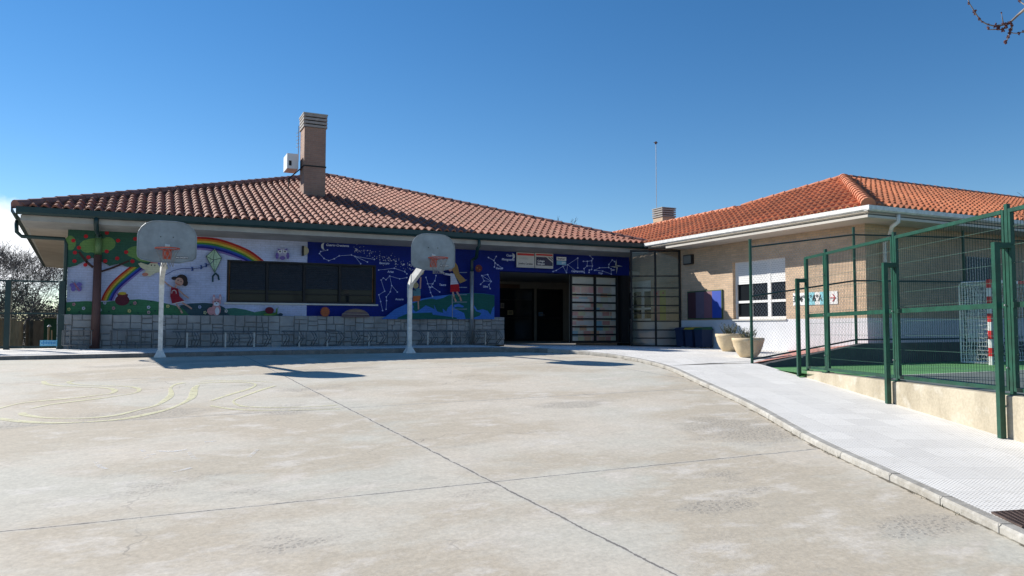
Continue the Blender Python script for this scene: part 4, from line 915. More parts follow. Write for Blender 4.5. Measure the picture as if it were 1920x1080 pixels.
# ------------------------------------------------------------------ basketball hoops
def hoop(base, yaw, label, sx0):
    """local frame: x right along the board, -y the way the board faces; built at the origin, then turned"""
    t = thing('basketball_hoop', base, label, 'basketball hoop', 'basketball hoops at the edge of the yard'); Z = Vector(base)
    ca, sa = math.cos(yaw), math.sin(yaw)
    def X(p): return (Z.x + p[0] * ca - p[1] * sa, Z.y + p[0] * sa + p[1] * ca, Z.z + p[2])
    def pt(mb, name, par=t, **k):
        mb.v = [X(v) for v in mb.v]; return mb.build(name, par, **k)
    m = MB(); w = .047
    m.prism([(-w, -w, .12), (w, -w, .12), (w, w, .12), (-w, w, .12)], (0, 0, 1.42), M['white_steel']); pt(m, 'post')
    m = MB(); b0 = [(-.125, -.125), (.125, -.125), (.125, .125), (-.125, .125)]; b1 = [(-.05, -.05), (.05, -.05), (.05, .05), (-.05, .05)]
    m.mesh([(x, y, 0) for x, y in b0] + [(x, y, .012) for x, y in b0] + [(x * 1.02, y * 1.02, .17) for x, y in b1], [(k, (k + 1) % 4, 4 + (k + 1) % 4, 4 + k) for k in range(4)] + [(4 + k, 4 + (k + 1) % 4, 8 + (k + 1) % 4, 8 + k) for k in range(4)] + [(8, 9, 10, 11)], M['white_steel'])
    pt(m, 'base_plate')
    m = MB(); AL = 1.12; bz = 2.03; zr_ = 2.30
    m.prism([(-.052, p, z) for p, z in [(w + .003, 1.40), (w + .003, 1.72), (-.2, 1.98), (-.2, 1.80), (-w - .003, 1.62), (-w - .003, 1.40)]], (.104, 0, 0), M['white_steel'])
    m.bar((0, -.16, 1.83), (sx0, -AL + .03, 2.46), .095, M['white_steel'], .19); pt(m, 'arm')
    m = MB(); out = []
    half = [(x * .82, z * .885) for x, z in [(.30, 0), (.6, .065), (.67, .12), (.685, .2), (.685, .62), (.66, .72), (.60, .82), (.5, .91), (.36, .965), (.2, .985)]]
    out = [(x, z) for x, z in half] + [(-x, z) for x, z in reversed(half)]
    m.prism([(sx0 + x, -AL, bz + z) for x, z in out], (0, .02, 0), M['alu'])
    rimp = [(sx0 + x, -AL - .006, bz + z) for x, z in out] + [(sx0 + out[0][0], -AL - .006, bz + out[0][1])]
    m.tube(rimp, .012, M['alu'], 6)
    bb = pt(m, 'backboard')
    m = MB()
    for sx in (sx0 - .13, sx0 + .11): m.box((sx - .01, -AL - .012, bz + .53), (sx + .01, -AL - .002, bz + .548), M['black'])
    m.box((sx0 - .12, -AL + .021, bz + .15), (sx0 + .12, -AL + .05, bz + .6), M['galv']); pt(m, 'bolts', bb)
    m = MB(); m.box((sx0 + .17, -AL - .008, bz + .09), (sx0 + .41, -AL - .0005, bz + .135), M['navy'])
    textmesh(m, 'BALONCESTO', lambda u, v: (sx0 + .29 + u, -AL - .011, bz + .112 + v), .036, M['white'], 'CENTER', .001); o = pt(m, 'sticker', bb)
    m = MB(); cy = -AL - .3; r = .232
    m.tube([(sx0 + r * math.cos(R(k * 15)), cy + r * math.sin(R(k * 15)), zr_) for k in range(25)], .012, M['rim'], 8)
    m.box((sx0 - .085, -AL - .012, zr_ - .2), (sx0 + .085, -AL - .001, zr_ + .02), M['rim']); m.bar((sx0 - .07, -AL - .01, zr_ - .02), (sx0 - .09, cy + r * .9, zr_ - .005), .02, M['rim']); m.bar((sx0 + .07, -AL - .01, zr_ - .02), (sx0 + .09, cy + r * .9, zr_ - .005), .02, M['rim'])
    m.bar((sx0, -AL - .01, zr_ - .18), (sx0, cy + r * .6, zr_ - .03), .015, M['rim'])
    pt(m, 'rim')
    m = MB(); N_ = 12; lev = [(zr_ - .01, r), (zr_ - .1, .19), (zr_ - .2, .15), (zr_ - .3, .125), (zr_ - .38, .12)]
    for k in range(N_):
        for d in (1, -1):
            pts = []
            for i, (z, q) in enumerate(lev): a = (k + d * i * .5) * 2 * math.pi / N_; pts.append((sx0 + q * math.cos(a), cy + q * math.sin(a), z))
            m.tube(pts, .004, M['cord_grey'], 4, False)
    pt(m, 'net'); return t
h1 = on_surf(299, 668, zcourt); hoop((.12, 18.28, zcourt(.12, 18.28)), 0, 'white post basketball hoop on the left, in front of the apple tree mural', .08)
hoop((5.80, 18.02, zcourt(5.80, 18.02)), R(3), 'white post basketball hoop on the right, in front of the climbing girl mural', .17)
# ================================================================== WING
wing = thing('school_wing', (XW, YW, 1.3), 'cream brick school wing with bright orange tiled roof and white gutter', 'building')
KA = 4.25; A2 = Vector((XE + KA, YS + KA, ZE + S2 * KA)); sl2 = math.hypot(1, S2)
B2 = Vector((17.42, 19.0, ZE + S2 * 2.77))
def vmaxW(s):               # s measured from the south corner along +Y
    if s < KA: return s * sl2
    y = YS + s
    if y < B2.y: k = KA + (2.77 - KA) * (s - KA) / (B2.y - A2.y)
    else: k = 2.77
    return k * sl2
mb = MB(); tiles(mb, (XE, YS, ZE), (0, 1, 0), (1, 0, S2), 21.0, vmaxW, .21, .36, M['tile_new'], 2)
tiles(mb, (XE, YS, ZE), (1, 0, 0), (0, 1, S2), 25, lambda s: min(s, KA) * sl2, .21, .36, M['tile_new'], 3)
mb.face([tuple(A2), (40, A2.y, A2.z), (40, 20.2, ZE), (19.5, 20.2, ZE)], M['tile_new'], (2.5, 3.5)); mb.face([tuple(B2), (B2.x, 33, B2.z), (20.2, 33, ZE), (20.2, 19, ZE)], M['tile_new'], (7.5, 3.5)); mb.face([tuple(A2), (20.2, 20.2, ZE), (20.2, 19, ZE), tuple(B2)], M['tile_new'], (5.5, 1.5))
roof2 = mb.build('roof', wing)
mb = MB(); ridge(mb, (XE - .03, YS - .03, ZE + .06), A2 + Vector((0, 0, .07)), M['ridge_new'], .13); ridge(mb, A2 + Vector((0, 0, .05)), (40, A2.y, A2.z + .05), M['ridge_old'], .1)
ridge(mb, A2 + Vector((0, 0, .05)), B2 + Vector((0, 0, .05)), M['ridge_new'], .09); ridge(mb, B2 + Vector((0, 0, .05)), (B2.x, 32.5, B2.z + .05), M['ridge_new'], .09)
mb.build('ridge_tiles', roof2)
c0 = Vector((18.25, 24.0, 0)); sz = .62; zt2 = EZ + 4.80
mb = MB(); mb.box((c0.x, c0.y, EZ + 3.2), (c0.x + sz, c0.y + sz, zt2 - .36), M['brick_cream']); ch2 = mb.build('chimney', roof2)
mb = MB(); mb.box((c0.x + .04, c0.y + .04, zt2 - .36), (c0.x + sz - .04, c0.y + sz - .04, zt2), M['black'])
for i in range(4): mb.box((c0.x - .03, c0.y - .03, zt2 - .35 + i * .09), (c0.x + sz + .03, c0.y + sz + .03, zt2 - .35 + i * .09 + .055), M['cap_slab'])
mb.box((c0.x - .04, c0.y - .04, zt2), (c0.x + sz + .04, c0.y + sz + .04, zt2 + .03), M['fascia']); mb.build('chimney_cap', roof2)
am = Vector((c0.x + .22, c0.y + .68, EZ + 3.55))
mb = MB(); mb.tube([am, am + Vector((0, 0, 4.0))], .014, M['galv'], 6); o = tag(mb.build('mast', loc=am), 'tall thin aerial mast rising beside the small roof chimney', 'mast')
mb = MB(); tp = am + Vector((0, 0, 4.0)); mb.tube([tp, tp + Vector((0, 0, .06)), tp + Vector((0, 0, .09)), tp + Vector((0, 0, .13))], [.02, .06, .06, .01], M['rust'], 8); mb.tube([tp + Vector((-.12, 0, .07)), tp + Vector((.1, 0, .07))], .01, M['rust'], 5); mb.build('mast_tip', o)
# gutter, fascia steps and soffit
mb = MB(); gutter_prof(mb, (XE, YS - .13, ZE), (XE, YE - .15, ZE), (-1, 0, 0), M['white_steel'], .14, .125); gutter_prof(mb, (XE - .14, YS, ZE), (45, YS, ZE), (0, -1, 0), M['white_steel'], .14, .125); mb.build('gutter', wing)
mb = MB(); zg2 = ZE - .17
mb.box((XE + .02, YS + .02, zg2 + .0), (XE + .10, YE - .2, zg2 + .12), M['soffit_w']); mb.box((XE + .10, YS + .02, zg2), (45, YS + .10, zg2 + .12), M['soffit_w'])
mb.build('fascia', wing)
mb = MB(); zs0 = zg2 - .10
mb.prism([(XE - .09, YS - .06, zs0), (45, YS - .06, zs0), (45, YW + .1, zs0), (XW + .1, YW + .1, zs0), (XW + .1, 19.0, zs0), (XE - .09, 19.0, zs0)], (0, 0, .06), M['soffit_w'])
mb.prism([(XE + .05, YS + .05, zs0 + .103), (45, YS + .05, zs0 + .103), (45, YW + .1, zs0 + .103), (XW + .1, YW + .1, zs0 + .103), (XW + .1, 20.2, zs0 + .103), (XE + .05, 20.2, zs0 + .103)], (0, 0, .05), M['soffit_w'])
mb.build('soffit', wing)
# walls with window openings
def wallx(mb, X, y0, y1, z0, z1, holes, mat, t=.3):
    holes = sorted(holes); y = y0
    for (a, b, c, d) in holes:
        if a > y: mb.box((X, y, z0), (X + t, a, z1), mat)
        mb.box((X, a, z0), (X + t, b, c), mat); mb.box((X, a, d), (X + t, b, z1), mat); y = b
    mb.box((X, y, z0), (X + t, y1, z1), mat)
wa = onX(1472, 485, XW); wb = onX(1375, 600, XW)
VY0, VY1, VZ0, VZ1 = wa.y, wb.y, EZ + .238, EZ + 1.92
v2a = (20.95, 22.8, EZ + .24, EZ + 1.65)
ZBW = EZ + .228
mb = MB(); wallx(mb, XW, YW, 26.0, ZBW, zs0 + .1, [(VY0, VY1, VZ0, VZ1), v2a], M['brick_cream'])
mb.box((XW + .3, YW, ZBW), (45, YW + .3, zs0 + .1), M['brick_cream']); w_ = mb.build('wall', wing)
mb = MB(); mb.box((XW - .02, YW - .02, .7), (XW + .3, 26.0, ZBW), M['render_white']); mb.box((XW + .3, YW - .02, .7), (45, YW + .28, ZBW), M['render_white']); mb.build('wall_base', wing)
def wing_window(y0, y1, z0, z1, label, shut=.42):
    X = XW + .1; f = MB(); w = .07
    f.box((X, y0, z0), (X + .08, y0 + w, z1), M['white_plastic']); f.box((X, y1 - w, z0), (X + .08, y1, z1), M['white_plastic']); f.box((X, y0 + w, z0), (X + .08, y1 - w, z0 + w), M['white_plastic']); f.box((X, y0 + w, z1 - w), (X + .08, y1 - w, z1), M['white_plastic'])
    zm = z0 + (z1 - z0) * .30; zsb = z1 - (z1 - z0) * shut; ym = y0 + (y1 - y0) * .34; yn = y0 + (y1 - y0) * .68
    ph = (z1 - z0)
    f.box((X + .001, y0 + w, zm - .035), (X + .079, y1 - w, zm + .035), M['white_plastic'])
    for y in (ym,): f.box((X - .004, y - .06, z0 + w), (X + .079, y + .06, z1 - w), M['white_plastic'])
    f.box((X + .002, yn - .03, z0 + w), (X + .078, yn + .03, z1 - w), M['white_plastic'])
    o = f.build('window', wing); o['label'] = label
    g = MB(); g.box((X + .04, y0 + .02, z0 + .02), (X + .05, y1 - .02, z1 - .02), M['dark_glass']); g.build('pane', o)
    s = MB(); k = int((z1 - zsb) / .055)
    for (ya, yb_) in ((y0 + w, ym - .06), (ym + .06, y1 - w)):
        for i in range(k): s.prism([(X + .005, ya, z1 - .055 * (i + 1)), (X + .017, ya, z1 - .055 * (i + 1)), (X + .022, ya, z1 - .055 * i - .004), (X + .005, ya, z1 - .055 * i - .004)], (0, yb_ - ya, 0), M['white_plastic'])
    s.build('shutter', o)
    s = MB(); s.box((XW - .06, y0 - .03, z0 - .04), (X + .02, y1 + .03, z0 - .003), M['slab']); s.build('sill', o); return o
wing_window(VY0, VY1, VZ0, VZ1, 'white window with half-lowered white shutter on the sunlit wall')
wing_window(*v2a, 'white window seen through the glazed screen', .3)
mb = MB(); bx0 = onY(1810, 500, YW).x; bx1 = onY(1866, 500, YW).x; bz1 = onY(1810, 481, YW).z; bz0 = EZ + .3
mb.box((bx0, YW - .004, bz0), (bx1, YW - .0005, bz1), col('blue_grey_blind', (.05, .085, .11)))
for i in range(13): x = bx0 + (bx1 - bx0) * i / 12; mb.box((x - .012, YW - .06, bz0), (x + .012, YW - .035, bz1), M['galv'])
mb.box((bx0, YW - .03, bz0), (bx1, YW - .01, bz0 + .04), M['galv']); mb.box((bx0, YW - .03, bz1 - .04), (bx1, YW - .01, bz1), M['galv'])
mb.build('window', wing)['label'] = 'barred window on the shaded side wall'
# white downpipe round the corner
dx = onY(1662, 600, YW - .1).x; gx = onY(1684, 405, YS - .07).x
mb = MB(); mb.tube([(gx, YS - .07, ZE - .15), (gx, YS - .07, ZE - .32), (gx - .06, YS + .05, ZE - .42), (dx + .04, YW - .2, EZ + 2.18), (dx, YW - .1, EZ + 2.06), (dx, YW - .1, EZ + 1.9), (dx, YW - .1, 1.35)], .048, M['white_steel'], 10); mb.build('downpipe', wing, smooth=True)
# things on the wing wall
def onwing(name, x0, y0, x1, y1, label, cat, draw, dep=.03):
    a = onX(x0, y0, XW - .01); b = onX(x1, y1, XW - .01); mb = MB(); draw(mb, a.y, b.y, b.z, a.z, XW - .003, dep)     # a.y > b.y : left edge is farther
    return tag(mb.build(name, loc=(XW, b.y, b.z)), label, cat)
def nb(mb, ya, yb, z0, z1, X, d):
    fr = .035; g = col('board_frame_green', (.05, .09, .04)); mb.box((X - d, yb, z0), (X, ya, z1), g)
    cs = [(.06, .02, .03), (.13, .1, .15), (.22, .1, .13), (.02, .07, .42)]; ws = [.25, .25, .24, .26]; y = ya - fr; W_ = ya - yb - 2 * fr
    for k, (c, w) in enumerate(zip(cs, ws)): mb.box((X - d - .006, y - w * W_, z0 + fr), (X - d + .001, y, z1 - fr), col('board_panel_%d' % k, c)); y -= w * W_
onwing('notice_board', 1290, 547, 1356, 598, 'notice board with maroon, grey, pink and blue panels beside the bins', 'notice board', nb, .04)
def lb(mb, ya, yb, z0, z1, X, d):
    mb.box((X - .1, yb, z0), (X, ya, z1), M['black_frame']); mb.box((X - .108, yb + .03, z0 + .03), (X - .1, ya - .03, z1 - .03), col('lamp_lens', (.2, .2, .18), .2))
onwing('wall_lamp', 1285, 479, 1301, 495, 'black box wall lamp on the brick above the notice board', 'lamp', lb)
def ar(mb, ya, yb, z0, z1, X, d):
    mb.box((X - .012, yb, z0), (X, ya, z1), M['white']); Lw = ya - yb; h = z1 - z0; cy = col('cyan_card', (.25, .6, .68))
    mb.box((X - .016, ya - Lw * .50, z0), (X - .0125, ya - Lw * .38, z1), cy); mb.box((X - .016, ya - Lw * .72, z0), (X - .0125, ya - Lw * .62, z1), cy)
    for t_, p_ in (('3ºA', .10), ('4ºA', .27), ('5ºA', .43), ('6ºA', .57)): textmesh(mb, t_, lambda u, v: (X - .02, ya - Lw * p_ - u * .8, (z0 + z1) / 2 + v), h * .75, M['black'], 'CENTER', .002)
    yy = lambda f: ya - Lw * f; zc = (z0 + z1) / 2
    mb.bar((X - .02, yy(.84), zc), (X - .02, yy(.95), zc), .006, M['red'], .018); mb.bar((X - .021, yy(.90), zc + h * .28), (X - .021, yy(.955), zc), .006, M['red'], .018); mb.bar((X - .021, yy(.90), zc - h * .28), (X - .021, yy(.955), zc), .006, M['red'], .018)
onwing('sign', 1487, 550, 1571, 570, 'white strip sign listing classes 3ºA to 6ºA with a red arrow', 'sign', ar)
for (ya, yb_, z0, z1, c, lab) in [(20.78, 20.46, EZ + .25, EZ + 1.25, (.5, .22, .2), 'pink poster on the wall behind the glazed screen'), (20.44, 20.12, EZ + .25, EZ + 1.25, (.52, .46, .08), 'yellow poster on the wall behind the glazed screen')]:
    mb = MB(); mb.box((XW - .01, yb_, z0), (XW - .002, ya, z1), col('poster_%d' % int(c[1] * 100), c)); mb.box((XW - .013, yb_ + .1, z1 - .12), (XW - .0102, yb_ + .16, z1 - .06), M['red'])
    tag(mb.build('poster', loc=(XW, yb_, z0)), lab, 'poster')
# ------------------------------------------------------------------ bins
def bin_(y, lid, label):
    w = .37; d = .42; x = XW - .1 - d; z = zpav(x, y)
    t = thing('wheeled_bin', (x + d / 2, y + w / 2, z), label, 'bin', 'recycling bins against the wing wall')
    m = MB(); a = [(x + .03, y + .03), (x + d - .02, y + .03), (x + d - .02, y + w - .03), (x + .03, y + w - .03)]; b = [(x, y), (x + d, y), (x + d, y + w), (x, y + w)]
    m.mesh([(p[0], p[1], z + .03) for p in a] + [(p[0], p[1], z + .56) for p in b], [(0, 3, 2, 1)] + [(k, (k + 1) % 4, 4 + (k + 1) % 4, 4 + k) for k in range(4)] + [(4, 5, 6, 7)], M['bin_blue'])
    m.box((x - .012, y - .012, z + .53), (x + d + .005, y + w + .012, z + .56), M['bin_blue']); m.build('body', t)
    m = MB(); m.mesh([(x - .02, y - .02, z + .56), (x + d, y - .02, z + .56), (x + d, y + w + .02, z + .56), (x - .02, y + w + .02, z + .56), (x + .02, y + .02, z + .615), (x + d - .03, y + .02, z + .64), (x + d - .03, y + w - .02, z + .64), (x + .02, y + w - .02, z + .615)], [(0, 1, 5, 4), (1, 2, 6, 5), (2, 3, 7, 6), (3, 0, 4, 7), (4, 5, 6, 7)], M[lid])
    m.tube([(x - .03, y + .08, z + .57), (x - .03, y + w - .08, z + .57)], .012, M[lid], 6); m.build('lid', t)
    for yy in (y + .03, y + w - .06): m = MB(); m.tube([(x + d - .04, yy, z + .06), (x + d - .04, yy + .03, z + .06)], .06, M['black'], 14); m.build('wheel', t)
bin_(18.62, 'bin_blue', 'blue-lidded dark bin by the glazed screen'); bin_(18.16, 'bin_yellow', 'yellow-lidded dark blue bin, the middle of the three'); bin_(17.70, 'bin_green', 'green-lidded dark blue bin nearest the planters')
# ------------------------------------------------------------------ planters
def planter(x, y, label, seed, hgt=.44, r=.36):
    z = zpav(x, y); t = thing('planter', (x, y, z), label, 'planter', 'bowl planters by the chain-link fence'); rnd = random.Random(seed)
    m = MB(); m.lathe([(0, 0), (.17, 0), (.2, .02), (.27, .12), (.325, .25), (.348, .36), (r, .375), (r + .005, hgt), (r - .03, hgt + .005), (r - .04, hgt - .04), (0, hgt - .05)], (x, y, z), M['pot'], 40); m.build('pot', t, smooth=True)
    m = MB(); m.lathe([(r - .035, hgt - .035), (.2, hgt - .02), (0, hgt - .015)], (x, y, z), M['soil'], 24); m.build('soil', t)
    m = MB()
    for i in range(46):
        a = rnd.uniform(0, 6.28); q = rnd.uniform(0, .14); p = Vector((x + q * math.cos(a), y + q * math.sin(a), z + hgt - .03)); ln = rnd.uniform(.14, .36); d = Vector((math.cos(a) * rnd.uniform(.1, .8), math.sin(a) * rnd.uniform(.1, .8), 1)).normalized()
        p1 = p + d * ln * .6; p2 = p1 + (d + Vector((rnd.uniform(-.4, .4), rnd.uniform(-.4, .4), 0))).normalized() * ln * .4; m.tube([p, p1, p2], [.006, .004, .002], M['leaf'], 4, False)
        for k in range(7):
            c = p.lerp(p2, rnd.uniform(.3, 1)); e = Vector((rnd.uniform(-1, 1), rnd.uniform(-1, 1), rnd.uniform(-.2, 1))).normalized() * .05; s = e.cross(Vector((0, 0, 1))) * .25
            m.face([c, c + e * .5 + s, c + e, c + e * .5 - s], M['leaf'])
    m.build('plant', t)
p1 = on_surf(1402, 671, zpav); planter(p1.x + .13, p1.y + .12, 'front cream bowl planter beside the chain-link fence post', 1)
p2 = on_surf(1366, 659, zpav); planter(p2.x + .1, p2.y + .05, 'rear cream bowl planter half hidden by the front one', 2)
# ------------------------------------------------------------------ panel fence on its concrete wall
wn = Vector((-FD.y, FD.x)); wn = wn if wn.x > 0 else -wn       # towards the court
def FPt(s, o=0): return FL0 + FD * s + wn * o
def ztop(s): return ZC + .045 + .007 * s
mb = MB(); smax = 22
for i in range(22):
    s0, s1 = i * 1.0, (i + 1) * 1.0
    a, b, c, d = FPt(s0, 0), FPt(s1, 0), FPt(s1, .22), FPt(s0, .22); z0, z1 = ztop(s0), ztop(s1)
    e0 = .012; a2, b2, c2, d2 = FPt(s0, e0), FPt(s1, e0), FPt(s1, .22 - e0), FPt(s0, .22 - e0)
    lo = -2.2
    mb.face([(a.x, a.y, lo), (b.x, b.y, lo), (b.x, b.y, z1 - e0), (a.x, a.y, z0 - e0)], M['concrete_wall']); mb.face([(a.x, a.y, z0 - e0), (b.x, b.y, z1 - e0), (b2.x, b2.y, z1), (a2.x, a2.y, z0)], M['concrete_wall'])
    mb.face([(a2.x, a2.y, z0), (b2.x, b2.y, z1), (c2.x, c2.y, z1), (d2.x, d2.y, z0)], M['concrete_wall']); mb.face([(d.x, d.y, lo), (c.x, c.y, lo), (c.x, c.y, z1 - e0), (d.x, d.y, z0 - e0)], M['concrete_wall']); mb.face([(d.x, d.y, z0 - e0), (c.x, c.y, z1 - e0), (c2.x, c2.y, z1), (d2.x, d2.y, z0)], M['concrete_wall'])
a, d = FPt(0, 0), FPt(0, .22); mb.face([(a.x, a.y, -1), (d.x, d.y, -1), (d.x, d.y, ztop(0)), (a.x, a.y, ztop(0))], M['concrete_wall'])
tag(mb.build('concrete_wall', loc=(FL0.x, FL0.y, ZC)), 'low stained concrete wall between the white pavement and the sports court', 'wall')
def s_at(pxx):           # where the sight line of a photo column crosses the fence line
    r = ray(pxx, 620); c = FPt(0, .11); det = r.x * (-FD.y) - r.y * (-FD.x); t = (c.x * (-FD.y) - c.y * (-FD.x)) / det
    p = Vector((r.x, r.y)) * t - c; return p.dot(FD)
fence = thing('panel_fence', (FL0.x, FL0.y, ZC), 'green steel panel fence of welded mesh on the low concrete wall', 'fence')
G = M['green_steel']; PH = 2.04
def P3(s, o, z): v = FPt(s, o); return Vector((v.x, v.y, z))
joints = [s_at(1513), s_at(1551), s_at(1681), s_at(1896)]
w4 = joints[3] - joints[2]; joints += [joints[3] + w4 * 1.05, joints[3] + 2.1 * w4, joints[3] + 3.2 * w4]
for i in range(len(joints) - 1):
    s0, s1 = joints[i] + .055, joints[i + 1] - .055; f = MB(); zb0, zb1 = ztop(s0) + .04, ztop(s1) + .04
    f.bar(P3(s0, .11, zb0), P3(s0, .11, zb0 + PH), .042, G, .036, up=(FD.x, FD.y, 0)); f.bar(P3(s1, .11, zb1), P3(s1, .11, zb1 + PH), .042, G, .036, up=(FD.x, FD.y, 0))
    for h in (.02, .96, PH - .02): f.bar(P3(s0 + .02, .11, zb0 + h), P3(s1 - .02, .11, zb1 + h), .045, G, .062 if h == .96 else .045)
    fr = f.build('panel_frame', fence)
    m = MB(); n = max(2, int((s1 - s0) / .05))
    for k in range(1, n):
        s = s0 + (s1 - s0) * k / n; zb = ztop(s) + .04; m.tube([P3(s, .11, zb + .03), P3(s, .11, zb + PH - .03)], .0024, G, 3, False)
    for k in range(1, 10):
        h = PH * k / 10; m.tube([P3(s0 + .02, .112, zb0 + h), P3(s1 - .02, .112, zb1 + h)], .0028, G, 3, False)
    m.build('mesh_panel', fr)
for i, s in enumerate(joints):
    m = MB(); z0 = ztop(s); hh = PH + (.1 if i else .04); wd = .05
    m.bar(P3(s, .11, z0 + .002), P3(s, .11, z0 + hh), wd * .8, G, wd, up=(FD.x, FD.y, 0)); m.bar(P3(s, .03, z0 + .006), P3(s, .19, z0 + .006), .13, G, .012)
    for h in (.3, 1.0, 1.7): m.tube([P3(s - .028, .08, z0 + h), P3(s - .028, .062, z0 + h)], .009, M['galv'], 6)
    o = m.build('post', fence)
for i, (bx, by) in enumerate([(1509, 706), (1679, 757), (1909, 822)]):
    q = on_surf(bx, by, zpav); s = (Vector((q.x, q.y)) - FL0).dot(FD); zt = EZ + .90 + .01 * s; o_ = -.07; m = MB()
    sj = [joints[0], joints[2], joints[3]][i]; zg_ = zpav(*FPt(s, o_))
    m.bar(P3(s, o_, zg_ - .02), P3(s, o_, zt), .062, G, .062, up=(FD.x, FD.y, 0)); m.bar(P3(s - .03, o_, zt - .035), P3(min(s, sj) if abs(s - sj) < .05 else sj, .07, zt - .035), .07, G, .07)
    m.bar(P3(s, o_, zt - .035), P3(s, .09, zt - .035), .06, G, .06); m.tube([P3(s, -.04, zg_ + .35), P3(s, .002, zg_ + .35)], .012, M['galv'], 6)
    m.build('brace_post', fence)
# ------------------------------------------------------------------ chain-link fence
YC = 11.93
cl = thing('chain_link_fence', (11.42, YC, 1.0), 'tall chain-link fence with thin green posts along the red ramp', 'fence')
CP = [(11.42, 12.0, zpav(11.42, 12.0), EZ + 1.87), (14.5, YC, Bp[2] + .03, EZ + 2.30)]
x3 = onY(1807, 500, YC).x
CP += [(x3, YC, Bp[2] + .03, EZ + 2.45), (x3 + 3.2, YC, Bp[2] + .03, EZ + 2.5), (x3 + 6.4, YC, Bp[2] + .03, EZ + 2.5), (x3 + 9.6, YC, Bp[2] + .03, EZ + 2.5)]
for (x, y, z0, z1) in CP: m = MB(); m.tube([(x, y, z0 - .02), (x, y, z1)], .032, M['green_steel'], 10); m.tube([(x, y, z1), (x, y, z1 + .015)], .036, G, 8); m.build('post', cl)
for i in range(len(CP) - 1):
    a, b = CP[i], CP[i + 1]
    for fr_ in (.03, .54, .94):
        m = MB(); m.tube([(a[0], a[1], a[2] + (a[3] - a[2]) * fr_), (b[0], b[1], b[2] + (b[3] - b[2]) * fr_)], .019, M['dark_green'], 8); m.build('rail', cl)
    m = MB(); L_ = b[0] - a[0]
    def top(x): t = (x - a[0]) / L_; return a[2] + (b[2] - a[2]) * t + .08 , a[3] + (b[3] - a[3]) * t - .1
    st = .085; H = 2.4
    for sg in (1, -1):
        k = -H
        while k < L_ + H:
            # line x = a0 + k + sg*(h), h from 0..H ; clip to the bay
            h0, h1 = 0.0, H
            if sg == 1: h0 = max(h0, -k); h1 = min(h1, L_ - k)
            else: h0 = max(h0, k - L_); h1 = min(h1, k)
            if h1 > h0 + .02:
                xs, xe = a[0] + k + sg * h0, a[0] + k + sg * h1
                zs, ze = top(xs), top(xe)
                za = zs[0] + (zs[1] - zs[0]) * h0 / H; zb = ze[0] + (ze[1] - ze[0]) * h1 / H
                m.tube([(xs, a[1] + .025, za), (xe, a[1] + .025, zb)], .0019, M['galv'], 3, False)
            k += st
    m.build('wire_mesh', cl)
# ------------------------------------------------------------------ football goal
gx, gy, gz = 16.72, 10.25, ZC; gw, gh, gd = 3.0, 1.9, .68
goal = thing('football_goal', (gx, gy, gz), 'football goal with red and white striped post and white net', 'goal')
def striped(a, b, n, name, w=.072):
    m = MB(); a, b = Vector(a), Vector(b)
    for k in range(n): m.bar(a.lerp(b, k / n), a.lerp(b, (k + 1) / n), w, M['white_steel'] if k % 2 == 0 else M['red'])
    m.build(name, goal)
striped((gx, gy, gz), (gx, gy, gz + gh), 10, 'goal_post'); striped((gx + gw, gy, gz), (gx + gw, gy, gz + gh), 10, 'goal_post'); striped((gx + gw - .045, gy, gz + gh - .04), (gx + .045, gy, gz + gh - .04), 12, 'crossbar')
for x in (gx, gx + gw):
    m = MB(); m.tube([(x, gy + .04, gz + gh - .04), (x, gy + gd - .06, gz + gh - .04), (x, gy + gd, gz + gh - .12), (x, gy + gd, gz + .03), (x, gy + .04, gz + .03)], .018, M['white_steel'], 8); m.build('side_bar', goal, smooth=True)
m = MB(); m.tube([(gx, gy + gd, gz + .03), (gx + gw, gy + gd, gz + .03)], .018, M['white_steel'], 8); m.build('back_bar', goal)
m = MB(); rnd = random.Random(5); st = .1
def net(m, P, nu, nv):
    g = [[Vector(P(i / nu, j / nv)) + Vector((rnd.uniform(-.012, .012), rnd.uniform(-.012, .012), rnd.uniform(-.012, .012))) for j in range(nv + 1)] for i in range(nu + 1)]
    for r_ in g: m.tube(r_, .0058, M['netcord'], 3, False)
    for j in range(nv + 1): m.tube([g[i][j] for i in range(nu + 1)], .0058, M['netcord'], 3, False)
for x in (gx, gx + gw): net(m, lambda u, v, x=x: (x + .06 * math.sin(v * 3) * math.sin(u * 3.1), gy + .04 + u * (gd - .04), gz + .03 + v * (gh - .1)), 11, 19)
net(m, lambda u, v: (gx + u * gw, gy + gd + .08 * math.sin(v * 3.1) * math.sin(u * 3.1), gz + .03 + v * (gh - .14)), 28, 19); net(m, lambda u, v: (gx + u * gw, gy + .04 + v * (gd - .04), gz + gh - .06 - .05 * math.sin(v * 3)), 28, 11)
m.build('net', goal)
# ------------------------------------------------------------------ drain grate in the pavement
g = MB(); c = [on_surf(x, y, zpav) for x, y in ((1860, 964), (1945, 958), (1990, 984), (1918, 992))]
q = [Vector((p.x, p.y, zpav(p.x, p.y) + .006)) for p in c]
g.prism([v for v in q], (0, 0, -.02), M['black'])
for k in range(17): a = q[0].lerp(q[3], k / 16); b = q[1].lerp(q[2], k / 16); g.bar(a + Vector((0, 0, .004)), b + Vector((0, 0, .004)), .008, M['rust'], .012)
for k in range(9): a = q[0].lerp(q[1], k / 8); b = q[3].lerp(q[2], k / 8); g.bar(a + Vector((0, 0, .005)), b + Vector((0, 0, .005)), .012, M['rust'], .014)
tag(g.build('drain_grate', loc=tuple(q[0])), 'rusty iron drain grate set in the white dimpled pavement', 'drain')
